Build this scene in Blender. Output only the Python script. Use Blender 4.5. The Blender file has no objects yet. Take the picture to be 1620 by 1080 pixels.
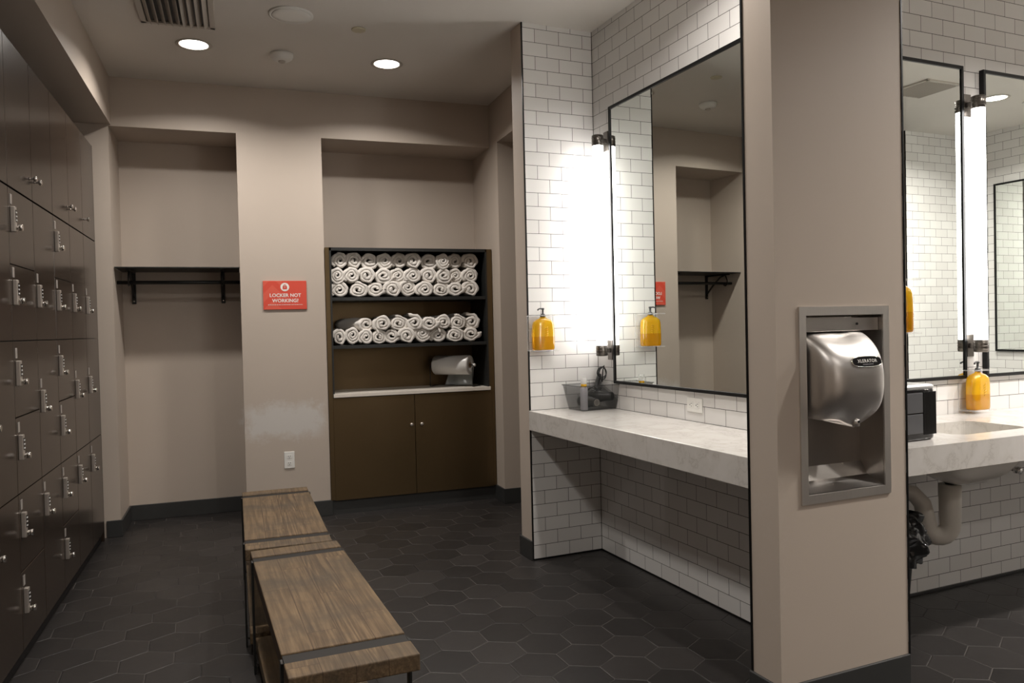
import bpy, bmesh, math, random
from math import radians, sin, cos, pi, sqrt, atan2
from mathutils import Vector, Matrix, noise

# ------------------------------------------------------------------ camera, world, exposure
SC = bpy.context.scene
COL = SC.collection
F_PX, YAW, PITCH, ROLL, CAM_H = 1222.98, 19.5036, -1.07, 1.3405, 1.3427
cam_d = bpy.data.cameras.new('camera')
cam_d.sensor_fit = 'HORIZONTAL'; cam_d.sensor_width = 36.0
cam_d.lens = F_PX / 1620 * 36.0
cam_d.clip_start = 0.02
cam = bpy.data.objects.new('camera', cam_d); COL.objects.link(cam)
_y, _p, _r = radians(YAW), radians(PITCH), radians(ROLL)
_fw = Vector((sin(_y) * cos(_p), cos(_y) * cos(_p), sin(_p)))
_rt = Vector((cos(_y), -sin(_y), 0)); _up = _rt.cross(_fw)
_rt2 = _rt * cos(_r) - _up * sin(_r)
_up2 = _up * cos(_r) + _rt * sin(_r)
_m = Matrix((_rt2, _up2, -_fw)).transposed().to_4x4()
_m.translation = Vector((0, 0, CAM_H))
cam.matrix_world = _m
SC.camera = cam

wd = bpy.data.worlds.new('world'); SC.world = wd; wd.use_nodes = True
wd.node_tree.nodes['Background'].inputs[0].default_value = (0.05, 0.048, 0.045, 1)
wd.node_tree.nodes['Background'].inputs[1].default_value = 0.2
SC.view_settings.view_transform = 'Standard'
SC.view_settings.look = 'None'
SC.view_settings.exposure = 0.27
SC.view_settings.gamma = 1.0
SC.view_settings.use_curve_mapping = False

DOWNLIGHT_W = 15.0       # watts of one ceiling downlight
SCONCE_E = 10.0         # radiance of the vertical tube sconces
DOWN_COL = (1.0, 0.95, 0.90)
TUBE_COL = (1.0, 0.975, 0.95)
CEIL = 3.07
# downlights: the two in view, then assumed grid ones, then unseen ones added for brightness
DOWN_A = [(-0.199, 4.99), (0.96, 5.02), (-0.1, 2.6), (1.5, 2.6), (-0.1, 0.4), (2.6, -0.9), (3.4, -3.0)]

# ------------------------------------------------------------------ frames
DL = radians(4.1049)                 # the vanity block stands 4 degrees off the locker room
CX, CY = 2.0153, 4.1633
EX = Vector((cos(DL), sin(DL), 0)); EY = Vector((-sin(DL), cos(DL), 0))
ORI = Vector((CX, CY, 0))
def B(u, v, z=0.0): return ORI + EX * u + EY * v + Vector((0, 0, z))

# ------------------------------------------------------------------ materials
def sr(r, g, b):
    f = lambda c: (c / 255 / 12.92) if c / 255 <= 0.04045 else ((c / 255 + 0.055) / 1.055) ** 2.4
    return (f(r), f(g), f(b), 1)
class NT:
    def __init__(s, name):
        s.m = bpy.data.materials.new(name); s.m.use_nodes = True
        s.t = s.m.node_tree; s.n = s.t.nodes
        s.b = s.n['Principled BSDF']; s.out = s.n['Material Output']
    def add(s, ty, **kw):
        n = s.n.new(ty)
        for k, v in kw.items():
            if k.startswith('i_'):
                key = k[2:]
                key = int(key) if key.isdigit() else key.replace('_', ' ')
                n.inputs[key].default_value = v
            else: setattr(n, k, v)
        return n
    def l(s, a, b): s.t.links.new(a, b)
    def set(s, **kw):
        for k, v in kw.items(): s.b.inputs[k.replace('_', ' ')].default_value = v
    def math(s, op, a, b=None, c=None):
        n = s.add('ShaderNodeMath', operation=op)
        for i, x in enumerate((a, b, c)):
            if x is None: continue
            if isinstance(x, (int, float)): n.inputs[i].default_value = x
            else: s.l(x, n.inputs[i])
        return n.outputs[0]
    def mix(s, fac, a, b):
        n = s.add('ShaderNodeMix', data_type='RGBA')
        if isinstance(fac, (int, float)): n.inputs[0].default_value = fac
        else: s.l(fac, n.inputs[0])
        for i, x in ((6, a), (7, b)):
            if isinstance(x, tuple): n.inputs[i].default_value = x
            else: s.l(x, n.inputs[i])
        return n.outputs[2]
    def noise(s, vec, scale, detail=2.0, rough=0.5):
        n = s.add('ShaderNodeTexNoise'); n.inputs['Scale'].default_value = scale
        n.inputs['Detail'].default_value = detail; n.inputs['Roughness'].default_value = rough
        if vec is not None: s.l(vec, n.inputs['Vector'])
        return n.outputs['Fac']
    def coord(s, kind='Object'):
        return s.add('ShaderNodeTexCoord').outputs[kind]
    def bump(s, h, strength=0.2, dist=0.01):
        n = s.add('ShaderNodeBump'); n.inputs['Strength'].default_value = strength
        n.inputs['Distance'].default_value = dist
        s.l(h, n.inputs['Height']); s.l(n.outputs[0], s.b.inputs['Normal'])
        return n
def ramp(s, fac, stops):
    n = s.add('ShaderNodeValToRGB'); e = n.color_ramp.elements
    while len(e) < len(stops): e.new(0.5)
    for el, (p, c) in zip(e, stops): el.position = p; el.color = c
    s.l(fac, n.inputs[0]); return n.outputs[0]

def simple(name, col, rough=0.5, metal=0.0, noise_amt=0.06, nscale=30, bump=0.05, **kw):
    s = NT(name); c = s.coord()
    nf = s.noise(c, nscale, 3)
    dark = tuple(x * (1 - noise_amt) for x in col[:3]) + (1,)
    lite = tuple(min(1, x * (1 + noise_amt)) for x in col[:3]) + (1,)
    s.l(s.mix(nf, dark, lite), s.b.inputs['Base Color'])
    s.set(Roughness=rough, Metallic=metal)
    if bump: s.bump(nf, bump, 0.002)
    for k, v in kw.items(): s.b.inputs[k.replace('_', ' ')].default_value = v
    if name == 'raw_dark_steel': s.b.inputs['Specular IOR Level'].default_value = .25
    return s.m

def paint_mat(name, col, patches=()):
    """eggshell wall paint; patches = (x0,x1,z0,z1) in object space: lighter touch-up paint with ragged edges"""
    s = NT(name); c = s.coord()
    nf = s.noise(c, 2.2, 3); fine = s.noise(c, 160, 2)
    base = s.mix(nf, tuple(x * .96 for x in col[:3]) + (1,), tuple(x * 1.04 for x in col[:3]) + (1,))
    if patches:
        sep = s.add('ShaderNodeSeparateXYZ'); s.l(c, sep.inputs[0])
        wob = s.math('MULTIPLY', s.math('SUBTRACT', s.noise(c, 14, 4, .7), .5), .22)
        acc = None
        for ax, a0, a1, z0, z1 in patches:
            a = s.math('ADD', sep.outputs[ax], wob); z = s.math('ADD', sep.outputs[2], wob)
            f = None
            for q, lo, hi in ((a, a0, a1), (z, z0, z1)):
                mr = s.math('MULTIPLY', s.math('SMOOTH_MIN', s.math('SUBTRACT', q, lo), s.math('SUBTRACT', hi, q), 0.01), 12.0)
                cl = s.add('ShaderNodeClamp'); s.l(mr, cl.inputs[0])
                f = cl.outputs[0] if f is None else s.math('MULTIPLY', f, cl.outputs[0])
            acc = f if acc is None else s.math('MAXIMUM', acc, f)
        s.l(s.mix(s.math('MULTIPLY', acc, .8), base, sr(206, 202, 197)), s.b.inputs['Base Color'])
    else:
        s.l(base, s.b.inputs['Base Color'])
    s.set(Roughness=0.55); s.b.inputs['Specular IOR Level'].default_value = 0.35
    s.bump(fine, 0.12, 0.001)
    return s.m

TW, TH = 0.154, 0.0778
def tile_mat():
    s = NT('white_subway_tile'); uv = s.coord('UV')
    br = s.add('ShaderNodeTexBrick'); br.offset = 0.5; br.offset_frequency = 2; br.squash = 1
    br.inputs['Scale'].default_value = 1.0
    br.inputs['Brick Width'].default_value = TW; br.inputs['Row Height'].default_value = TH
    br.inputs['Mortar Size'].default_value = 0.0014; br.inputs['Mortar Smooth'].default_value = 0.25
    br.inputs['Bias'].default_value = 0
    br.inputs['Color1'].default_value = (0, 0, 0, 1); br.inputs['Color2'].default_value = (1, 1, 1, 1)
    br.inputs['Mortar'].default_value = (.5, .5, .5, 1)
    s.l(uv, br.inputs['Vector'])
    rnd = br.outputs['Color']; mort = br.outputs['Fac']
    tile = s.mix(rnd, (0.72, 0.70, 0.675, 1), (0.78, 0.765, 0.74, 1))
    s.l(s.mix(mort, tile, (0.018, 0.014, 0.012, 1)), s.b.inputs['Base Color'])
    s.l(s.mix(mort, (.10, .10, .10, 1), (.8, .8, .8, 1)), s.b.inputs['Roughness'])
    s.set(Coat_Weight=0.25)
    s.b.inputs['Coat Roughness'].default_value = 0.03
    # each tile is set very slightly out of plane
    wn = s.add('ShaderNodeTexWhiteNoise', noise_dimensions='1D'); s.l(s.math('MULTIPLY', rnd, 91.7), wn.inputs['W'])
    geo = s.add('ShaderNodeNewGeometry')
    vm = s.add('ShaderNodeVectorMath', operation='SUBTRACT'); s.l(wn.outputs['Color'], vm.inputs[0]); vm.inputs[1].default_value = (.5, .5, .5)
    sc = s.add('ShaderNodeVectorMath', operation='SCALE'); s.l(vm.outputs[0], sc.inputs[0]); sc.inputs['Scale'].default_value = 0.016
    ad = s.add('ShaderNodeVectorMath', operation='ADD'); s.l(geo.outputs['Normal'], ad.inputs[0]); s.l(sc.outputs[0], ad.inputs[1])
    nm = s.add('ShaderNodeVectorMath', operation='NORMALIZE'); s.l(ad.outputs[0], nm.inputs[0])
    bp = s.add('ShaderNodeBump'); bp.inputs['Strength'].default_value = 0.6; bp.inputs['Distance'].default_value = 0.0012
    s.l(s.math('SUBTRACT', 1.0, mort), bp.inputs['Height']); s.l(nm.outputs[0], bp.inputs['Normal'])
    s.l(bp.outputs[0], s.b.inputs['Normal'])
    return s.m

def floor_mat():
    """charcoal hexagonal floor tile, 20.5 cm across the flats, thin taupe grout"""
    s = NT('charcoal_hex_floor_tile'); P = 0.2065; H = P * sqrt(3)
    c = s.coord('Object')
    mp = s.add('ShaderNodeMapping'); mp.vector_type = 'POINT'
    a = radians(-3.0)
    # rotate world so that a hexagon centre lies at (1.052, 3.56)
    cx, cy = 1.052, 3.560
    rx, ry = cos(a) * cx - sin(a) * cy, sin(a) * cx + cos(a) * cy
    mp.inputs['Rotation'].default_value = (0, 0, a)
    mp.inputs['Location'].default_value = (-rx + P * 60, -ry + H * 40, 0)
    s.l(c, mp.inputs['Vector'])
    sep = s.add('ShaderNodeSeparateXYZ'); s.l(mp.outputs[0], sep.inputs[0])
    X, Y = sep.outputs[0], sep.outputs[1]
    def cell(ox, oy):
        xs = s.math('ADD', X, ox); ys = s.math('ADD', Y, oy)
        ix = s.math('FLOOR', s.math('DIVIDE', s.math('ADD', xs, P / 2), P))
        iy = s.math('FLOOR', s.math('DIVIDE', s.math('ADD', ys, H / 2), H))
        dx = s.math('SUBTRACT', xs, s.math('MULTIPLY', ix, P))
        dy = s.math('SUBTRACT', ys, s.math('MULTIPLY', iy, H))
        ax, ay = s.math('ABSOLUTE', dx), s.math('ABSOLUTE', dy)
        d = s.math('MAXIMUM', ax, s.math('ADD', s.math('MULTIPLY', ax, .5), s.math('MULTIPLY', ay, sqrt(3) / 2)))
        idn = s.math('ADD', s.math('MULTIPLY', ix, 7.31), s.math('MULTIPLY', iy, 13.77))
        return d, idn, dx, dy
    d1, i1, dx1, dy1 = cell(0, 0); d2, i2, dx2, dy2 = cell(P / 2, H / 2)
    first = s.math('LESS_THAN', d1, d2)
    d = s.math('MINIMUM', d1, d2)
    def sel(p, q): 
        n = s.add('ShaderNodeMix', data_type='FLOAT'); s.l(first, n.inputs[0]); s.l(q, n.inputs[2]); s.l(p, n.inputs[3]); return n.outputs[0]
    idn = sel(i1, s.math('ADD', i2, 3.33))
    dx, dy = sel(dx1, dx2), sel(dy1, dy2)
    wn = s.add('ShaderNodeTexWhiteNoise', noise_dimensions='1D'); s.l(idn, wn.inputs['W'])
    gr = s.math('GREATER_THAN', d, P / 2 - 0.0013)
    wsep = s.add('ShaderNodeSeparateXYZ'); s.l(wn.outputs['Color'], wsep.inputs[0])
    grime = s.noise(c, 3.5, 4)
    t1 = s.mix(wn.outputs['Value'], (0.012, 0.0105, 0.010, 1), (0.029, 0.0255, 0.024, 1))  # random tile tone, spread widened to stand in for sconce reflections
    t1 = s.mix(s.math('MULTIPLY', s.noise(c, 40, 3), .5), t1, (0.030, 0.027, 0.025, 1))
    # grout is partly worn and dirty, so it reads light in some places and dark in others
    gcol = ramp(s, grime, [(0.40, (0.02, 0.018, 0.016, 1)), (0.60, (0.10, 0.088, 0.078, 1))])
    s.l(s.mix(gr, t1, gcol), s.b.inputs['Base Color'])
    r = s.math('ADD', s.math('MULTIPLY', s.noise(c, 9, 3), .14), .34)
    s.l(s.math('ADD', r, s.math('MULTIPLY', gr, .4)), s.b.inputs['Roughness'])
    s.b.inputs['Specular IOR Level'].default_value = 0.45
    # height: bevelled edge plus a small tilt per tile (lippage)
    edge = s.math('SMOOTH_MIN', s.math('SUBTRACT', P / 2, d), 0.004, 0.002)
    tilt = s.math('ADD', s.math('MULTIPLY', dx, s.math('SUBTRACT', wsep.outputs[0], .5)), s.math('MULTIPLY', dy, s.math('SUBTRACT', wsep.outputs[1], .5)))
    h = s.math('ADD', edge, s.math('MULTIPLY', tilt, .02))
    h = s.math('ADD', h, s.math('MULTIPLY', s.noise(c, 60, 3), .0006))
    bp = s.add('ShaderNodeBump'); bp.inputs['Strength'].default_value = 0.5; bp.inputs['Distance'].default_value = 1.0
    s.l(h, bp.inputs['Height']); s.l(bp.outputs[0], s.b.inputs['Normal'])
    return s.m

def wood_mat():
    s = NT('weathered_oak'); c = s.coord()
    sep = s.add('ShaderNodeSeparateXYZ'); s.l(c, sep.inputs[0])
    oi = s.add('ShaderNodeObjectInfo')
    # boards laid along y, each glued up of narrow staves
    k = s.math('DIVIDE', sep.outputs[0], 0.0885); idk = s.math('FLOOR', k); fr = s.math('FRACT', k)
    w0 = s.add('ShaderNodeTexWhiteNoise', noise_dimensions='1D'); s.l(s.math('ADD', idk, .5), w0.inputs['W'])
    yy = s.math('ADD', s.math('MULTIPLY', sep.outputs[1], 1.5), s.math('MULTIPLY', w0.outputs['Value'], 5.0)); fy = s.math('FRACT', yy)
    wn = s.add('ShaderNodeTexWhiteNoise', noise_dimensions='1D'); s.l(s.math('ADD', s.math('MULTIPLY', idk, 3.7), s.math('FLOOR', yy)), wn.inputs['W'])
    off = s.add('ShaderNodeCombineXYZ'); s.l(s.math('MULTIPLY', wn.outputs['Value'], 7.0), off.inputs[0]); s.l(s.math('MULTIPLY', wn.outputs['Value'], 3.0), off.inputs[1])
    v = s.add('ShaderNodeVectorMath', operation='ADD'); s.l(c, v.inputs[0]); s.l(off.outputs[0], v.inputs[1])
    st = s.add('ShaderNodeVectorMath', operation='MULTIPLY'); s.l(v.outputs[0], st.inputs[0]); st.inputs[1].default_value = (1, .055, 1)
    big = s.noise(st.outputs[0], 6, 3, .6)
    st2 = s.add('ShaderNodeVectorMath', operation='MULTIPLY'); s.l(v.outputs[0], st2.inputs[0]); st2.inputs[1].default_value = (1, .03, 1)
    fine = s.noise(st2.outputs[0], 170, 4, .65)
    rings = s.math('FRACT', s.math('MULTIPLY', s.math('ADD', big, s.math('MULTIPLY', sep.outputs[0], 1.2)), 15.0))
    rings = s.math('ABSOLUTE', s.math('SUBTRACT', s.math('MULTIPLY', rings, 2.0), 1.0))
    g = s.math('ADD', s.math('MULTIPLY', rings, .22), s.math('MULTIPLY', fine, .78))
    col = ramp(s, g, [(.16, sr(56, 44, 31)), (.48, sr(98, 79, 57)), (.84, sr(138, 115, 86))])
    tint = s.mix(s.math('MULTIPLY', wn.outputs['Value'], .55), col, sr(102, 84, 62))
    blot = s.noise(c, 5.5, 4, .6)
    blo = ramp(s, blot, [(.42, (0, 0, 0, 1)), (.70, (1, 1, 1, 1))])
    tint = s.mix(s.math('MULTIPLY', blo, .65), tint, sr(66, 60, 51))
    seam = s.math('MAXIMUM', s.math('LESS_THAN', s.math('MINIMUM', fr, s.math('SUBTRACT', 1.0, fr)), .013), s.math('LESS_THAN', fy, .0035))
    s.l(s.mix(s.math('MULTIPLY', seam, .7), tint, sr(58, 42, 30)), s.b.inputs['Base Color'])
    s.set(Roughness=.62)
    s.b.inputs['Specular IOR Level'].default_value = .3
    s.bump(s.math('SUBTRACT', s.math('ADD', fine, s.math('MULTIPLY', rings, .3)), s.math('MULTIPLY', seam, .8)), .25, .002)
    return s.m

def marble_mat():
    s = NT('white_marble'); c = s.coord()
    w = s.noise(c, 3.0, 5, .6)
    d = s.add('ShaderNodeVectorMath', operation='SCALE'); 
    cb = s.add('ShaderNodeCombineXYZ'); s.l(w, cb.inputs[0]); s.l(s.noise(c, 4.1, 4), cb.inputs[1]); s.l(w, cb.inputs[2])
    s.l(cb.outputs[0], d.inputs[0]); d.inputs['Scale'].default_value = .5
    a = s.add('ShaderNodeVectorMath', operation='ADD'); s.l(c, a.inputs[0]); s.l(d.outputs[0], a.inputs[1])
    v = s.noise(a.outputs[0], 4.5, 6, .55)
    vein = s.math('ABSOLUTE', s.math('SUBTRACT', v, .5))
    cl = ramp(s, vein, [(0, sr(194, 189, 183)), (.015, sr(208, 204, 198)), (.09, sr(214, 210, 205)), (.35, sr(219, 215, 210))])
    cl = s.mix(s.math('MULTIPLY', s.noise(c, 14, 5, .65), .35), cl, sr(186, 180, 172))
    s.l(cl, s.b.inputs['Base Color']); s.set(Roughness=.16)
    return s.m

def steel_mat(name, col=(.66, .63, .60, 1), rough=.38, axis=0, stretch=60):
    s = NT(name); c = s.coord()
    mv = s.add('ShaderNodeVectorMath', operation='MULTIPLY'); s.l(c, mv.inputs[0])
    sc = [400, 400, 400]; sc[axis] = 400 / stretch; mv.inputs[1].default_value = sc
    nf = s.noise(mv.outputs[0], 1.0, 3)
    s.l(s.mix(nf, tuple(x * .88 for x in col[:3]) + (1,), col), s.b.inputs['Base Color'])
    s.l(s.math('ADD', s.math('MULTIPLY', nf, .12), rough - .06), s.b.inputs['Roughness'])
    s.set(Metallic=1.0, Anisotropic=.5)
    return s.m

def emit_mat(name, col, strength):
    s = NT(name); s.set(Base_Color=(.9, .9, .9, 1)); s.b.inputs['Emission Color'].default_value = (*col, 1)
    s.b.inputs['Emission Strength'].default_value = strength
    return s.m
def glassy(name, col, rough=.03, trans=1.0, ior=1.45):
    s = NT(name); s.set(Base_Color=col, Roughness=rough, IOR=ior); s.b.inputs['Transmission Weight'].default_value = trans
    return s.m
def sheer(name, col, alpha, rough=.1):
    s = NT(name); s.set(Base_Color=col, Roughness=rough, Alpha=alpha); return s.m

TAUPE = sr(188, 175, 162)
M = dict(
    paint=paint_mat('taupe_wall_paint', TAUPE),
    paint_back=paint_mat('taupe_wall_paint_back', TAUPE, [(0, .00, .60, .56, .86)]),
    paint_left=paint_mat('taupe_wall_paint_jamb', TAUPE, [(1, 5.80, 6.02, .12, .80)]),
    paint_pillar=paint_mat('taupe_wall_paint_pillar', TAUPE, [(0, -.462, -.445, .25, .95)]),
    ceiling=paint_mat('ceiling_paint', sr(222, 216, 208)),
    tile=tile_mat(), floor=floor_mat(), wood=wood_mat(), marble=marble_mat(),
    base=simple('charcoal_baseboard', sr(52, 52, 51), .45),
    blacktrim=simple('black_metal_trim', (.012, .012, .012, 1), .35, .6),
    blackmetal=simple('black_powdercoat', (.014, .014, .013, 1), .42, .2),
    strap=simple('raw_dark_steel', sr(40, 37, 34), .6, .0, .15, 8),
    locker=simple('dark_brown_laminate', (.031, .0205, .0140, 1), .22, 0, .10, 3, .0, IOR=1.62),
    lockgap=simple('locker_carcass_black', (.006, .005, .005, 1), .6),
    lockbody=simple('satin_nickel', (.50, .45, .40, 1), .34, .6),
    chrome=simple('polished_chrome', (.75, .73, .70, 1), .12, 1, .02),
    keypad=simple('keypad_black', (.01, .01, .01, 1), .25),
    keys=simple('keypad_buttons', (.7, .7, .68, 1), .3),
    plate=simple('number_plate_grey', (.42, .38, .35, 1), .4, .3),
    bronze=simple('bronze_metal_panel', (.135, .092, .045, 1), .36, .75, .15, 2.0, .0),
    shelfblack=simple('dark_shelf_steel', sr(44, 45, 44), .4, .3),
    stone=simple('white_quartz', sr(222, 214, 202), .3),
    towel=simple('white_terry_cloth', sr(226, 220, 212), .95, 0, .10, 120, .9),
    red=None, white=simple('white_plastic', sr(232, 230, 224), .35, 0, .02),
    offwhite=simple('cream_plastic', sr(205, 196, 170), .5, 0, .02),
    slot=simple('outlet_slot_black', (.01, .01, .01, 1), .5),
    steel=steel_mat('brushed_stainless'), steeld=steel_mat('brushed_stainless_vertical', (.78, .75, .71, 1), .48, axis=2),
    liner=steel_mat('darkened_steel_liner', (.46, .43, .40, 1), .36, axis=2),  # liner steel toned darker than the frame, for the dark recess interior
    dark=simple('socket_black', (.016, .016, .016, 1), .3),
    mirror=None, acrylic=sheer('clear_acrylic', (.9, .9, .9, 1), .22, .04),
    amber=None, pump=simple('grey_pump_plastic', sr(66, 66, 66), .35),
    tube=emit_mat('lit_tube', TUBE_COL, SCONCE_E), lens=emit_mat('lit_downlight_lens', (1.0, .95, .88), 9.0),
    cap=simple('dark_nickel', (.15, .135, .12, 1), .30, .9),
    porcelain=simple('white_porcelain', sr(232, 228, 220), .12, 0, .01),
    pvc=simple('white_trap_cover', sr(206, 200, 190), .42, 0, .03),
    bag=simple('black_plastic_bag', (.008, .008, .008, 1), .16, 0, .1, 30, .6),
    binblack=simple('black_bin_plastic', (.010, .010, .010, 1), .4),
    gloss=simple('gloss_black_plastic', (.012, .012, .013, 1), .10, 0, .02),
    greyp=simple('grey_plastic', sr(84, 84, 86), .35),
    silver=simple('silver_plastic', (.6, .6, .6, 1), .3, .7),
    film=simple('white_plastic_film', sr(214, 211, 206), .28, 0, .05, 20, .3),
    card=simple('brown_cardboard', sr(150, 118, 86), .8),
    vent_w=simple('white_enamel', sr(190, 182, 172), .45, 0, .02),
)
def _mirror():
    s = NT('mirror_glass'); s.set(Base_Color=(.80, .83, .80, 1), Metallic=1.0, Roughness=.0); return s.m
M['mirror'] = _mirror()
def _amber():
    s = NT('amber_soap_bottle'); c = s.coord()
    sep = s.add('ShaderNodeSeparateXYZ'); s.l(c, sep.inputs[0])
    lvl = s.math('LESS_THAN', sep.outputs[2], .076)
    s.l(s.mix(lvl, (.95, .56, .02, 1), (.74, .36, .008, 1)), s.b.inputs['Base Color'])
    s.set(Roughness=.06, IOR=1.45, Coat_Weight=.5); s.b.inputs['Transmission Weight'].default_value = .45
    s.b.inputs['Subsurface Weight'].default_value = .25; s.b.inputs['Subsurface Radius'].default_value = (.04, .02, .005)
    return s.m
M['amber'] = _amber()
M['liquid'] = simple('orange_liquid', (.62, .24, .006, 1), .15, 0, .02)
M['smoke'] = (lambda s: (s.set(Base_Color=(.030, .031, .030, 1), Roughness=.2, Alpha=.24), s.m)[1])(NT('smoked_translucent_plastic'))
M['clearp'] = sheer('clear_cup_plastic', (.85, .85, .83, 1), .35, .1)
M['bottle_grey'] = simple('pearl_bottle_plastic', sr(190, 186, 192), .3)
M['veil'] = sheer('thin_plastic_sheet', sr(190, 196, 196), .45, .2)
def _sign():
    s = NT('red_sign_print'); c = s.coord()
    sep = s.add('ShaderNodeSeparateXYZ'); s.l(c, sep.inputs[0])
    X, Z = sep.outputs[0], sep.outputs[2]
    # pale diagonal chevrons on the left half
    d = s.math('SUBTRACT', Z, s.math('MULTIPLY', s.math('ABSOLUTE', s.math('ADD', X, .085)), -1.0))
    band = s.math('FRACT', s.math('MULTIPLY', s.math('SUBTRACT', d, .012), 9.0))
    bm_ = s.math('MULTIPLY', s.math('LESS_THAN', band, .55), s.math('LESS_THAN', X, -.02))
    s.l(s.mix(s.math('MULTIPLY', bm_, .5), sr(214, 78, 60), sr(222, 104, 84)), s.b.inputs['Base Color'])
    s.set(Roughness=.4); return s.m
M['red'] = _sign()

# ------------------------------------------------------------------ mesh helpers
class MB:
    def __init__(s): s.bm = bmesh.new(); s.uv = None
    def box(s, x0, x1, y0, y1, z0, z1, bev=0.0, mat=0, seg=2):
        r = bmesh.ops.create_cube(s.bm, size=1)
        vs = r['verts']
        bmesh.ops.scale(s.bm, verts=vs, vec=(abs(x1 - x0), abs(y1 - y0), abs(z1 - z0)))
        bmesh.ops.translate(s.bm, verts=vs, vec=((x0 + x1) / 2, (y0 + y1) / 2, (z0 + z1) / 2))
        fs = {f for v in vs for f in v.link_faces}
        for f in fs: f.material_index = mat
        if bev > 0:
            es = {e for v in vs for e in v.link_edges}
            rr = bmesh.ops.bevel(s.bm, geom=list(es), offset=bev, segments=seg, profile=.5, affect='EDGES')
            for f in rr['faces']: f.material_index = mat
        return s
    def cyl(s, p, r, h, axis='z', seg=24, r2=None, mat=0, bev=0.0, smooth=True):
        """cylinder starting at p, length h along the axis"""
        R = {'z': Matrix(), 'x': Matrix.Rotation(pi / 2, 4, 'Y'), 'y': Matrix.Rotation(-pi / 2, 4, 'X')}[axis]
        rr = bmesh.ops.create_cone(s.bm, cap_ends=True, segments=seg, radius1=r, radius2=r if r2 is None else r2, depth=h)
        vs = rr['verts']
        bmesh.ops.translate(s.bm, verts=vs, vec=(0, 0, h / 2))
        bmesh.ops.transform(s.bm, matrix=Matrix.Translation(Vector(p)) @ R, verts=vs)
        for f in {f for v in vs for f in v.link_faces}:
            f.material_index = mat; f.smooth = smooth and len(f.verts) == 4
        return s
    def lathe(s, prof, seg=32, c=(0, 0, 0), mat=0, sx=1.0, sy=1.0, power=2.0):
        rings = []
        for r, z in prof:
            ring = []
            for i in range(seg):
                a = 2 * pi * i / seg; ca, sa = cos(a), sin(a)
                e = 2.0 / power
                x = math.copysign(abs(ca) ** e, ca) * r * sx; y = math.copysign(abs(sa) ** e, sa) * r * sy
                ring.append(s.bm.verts.new((c[0] + x, c[1] + y, c[2] + z)))
            rings.append(ring)
        for a, b in zip(rings, rings[1:]):
            for i in range(seg):
                f = s.bm.faces.new((a[i], a[(i + 1) % seg], b[(i + 1) % seg], b[i])); f.smooth = True; f.material_index = mat
        for ring, flip in ((rings[0], True), (rings[-1], False)):
            f = s.bm.faces.new(ring[::-1] if flip else ring); f.material_index = mat
        return s
    def tube(s, pts, r, seg=10, mat=0, radii=None, closed=False):
        pts = [Vector(p) for p in pts]; n = len(pts); rings = []
        up = Vector((0, 0, 1)); prev = None
        for i, p in enumerate(pts):
            a = pts[i - 1] if (i > 0 or closed) else pts[i]; b = pts[(i + 1) % n] if (i < n - 1 or closed) else pts[i]
            t = (b - a).normalized()
            if prev is None:
                q = up if abs(t.dot(up)) < .9 else Vector((1, 0, 0))
                nx = t.cross(q).normalized()
            else:
                nx = (prev - t * prev.dot(t)).normalized()
            prev = nx; ny = t.cross(nx)
            rr = radii[i] if radii else r
            rings.append([s.bm.verts.new(p + nx * cos(2 * pi * k / seg) * rr + ny * sin(2 * pi * k / seg) * rr) for k in range(seg)])
        pairs = list(zip(rings, rings[1:])) + ([(rings[-1], rings[0])] if closed else [])
        for a, b in pairs:
            for k in range(seg):
                f = s.bm.faces.new((a[k], a[(k + 1) % seg], b[(k + 1) % seg], b[k])); f.smooth = True; f.material_index = mat
        if not closed:
            s.bm.faces.new(rings[0][::-1]).material_index = mat; s.bm.faces.new(rings[-1]).material_index = mat
        return s
    def grid(s, fn, nu, nv, mat=0, smooth=True, wrap_u=False):
        g = [[s.bm.verts.new(fn(i / (nu if wrap_u else nu - 1), j / (nv - 1))) for i in range(nu)] for j in range(nv)]
        for j in range(nv - 1):
            for i in range(nu if wrap_u else nu - 1):
                f = s.bm.faces.new((g[j][i], g[j][(i + 1) % nu], g[j + 1][(i + 1) % nu], g[j + 1][i])); f.smooth = smooth; f.material_index = mat
        return g
    def prism(s, pts, y0, y1, mat=0, bev=0):
        """pts in x,z extruded along y"""
        a = [s.bm.verts.new((x, y0, z)) for x, z in pts]; b = [s.bm.verts.new((x, y1, z)) for x, z in pts]
        n = len(pts)
        fs = [s.bm.faces.new(a), s.bm.faces.new(b[::-1])]
        for i in range(n): fs.append(s.bm.faces.new((a[(i + 1) % n], a[i], b[i], b[(i + 1) % n])))
        for f in fs: f.material_index = mat
        return s
    def build(s, name, mats, parent=None, loc=None, rotz=None):
        bmesh.ops.recalc_face_normals(s.bm, faces=s.bm.faces)
        me = bpy.data.meshes.new(name); s.bm.to_mesh(me); s.bm.free()
        for m in (mats if isinstance(mats, (list, tuple)) else [mats]): me.materials.append(m)
        o = bpy.data.objects.new(name, me); COL.objects.link(o)
        if parent: o.parent = parent
        if loc is not None: o.location = loc
        if rotz is not None: o.rotation_euler = (0, 0, rotz)
        return o
def box(*a, **k): return MB().box(*a, **k)
def tag(o, label, cat, group=None, kind=None):
    o['label'] = label; o['category'] = cat
    if group: o['group'] = group
    if kind: o['kind'] = kind
    return o
def thing(name, label, cat, loc=(0, 0, 0), rotz=0.0, group=None):
    o = bpy.data.objects.new(name, None); COL.objects.link(o); o.empty_display_size = .05
    o.location = loc; o.rotation_euler = (0, 0, rotz)
    return tag(o, label, cat, group)
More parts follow.
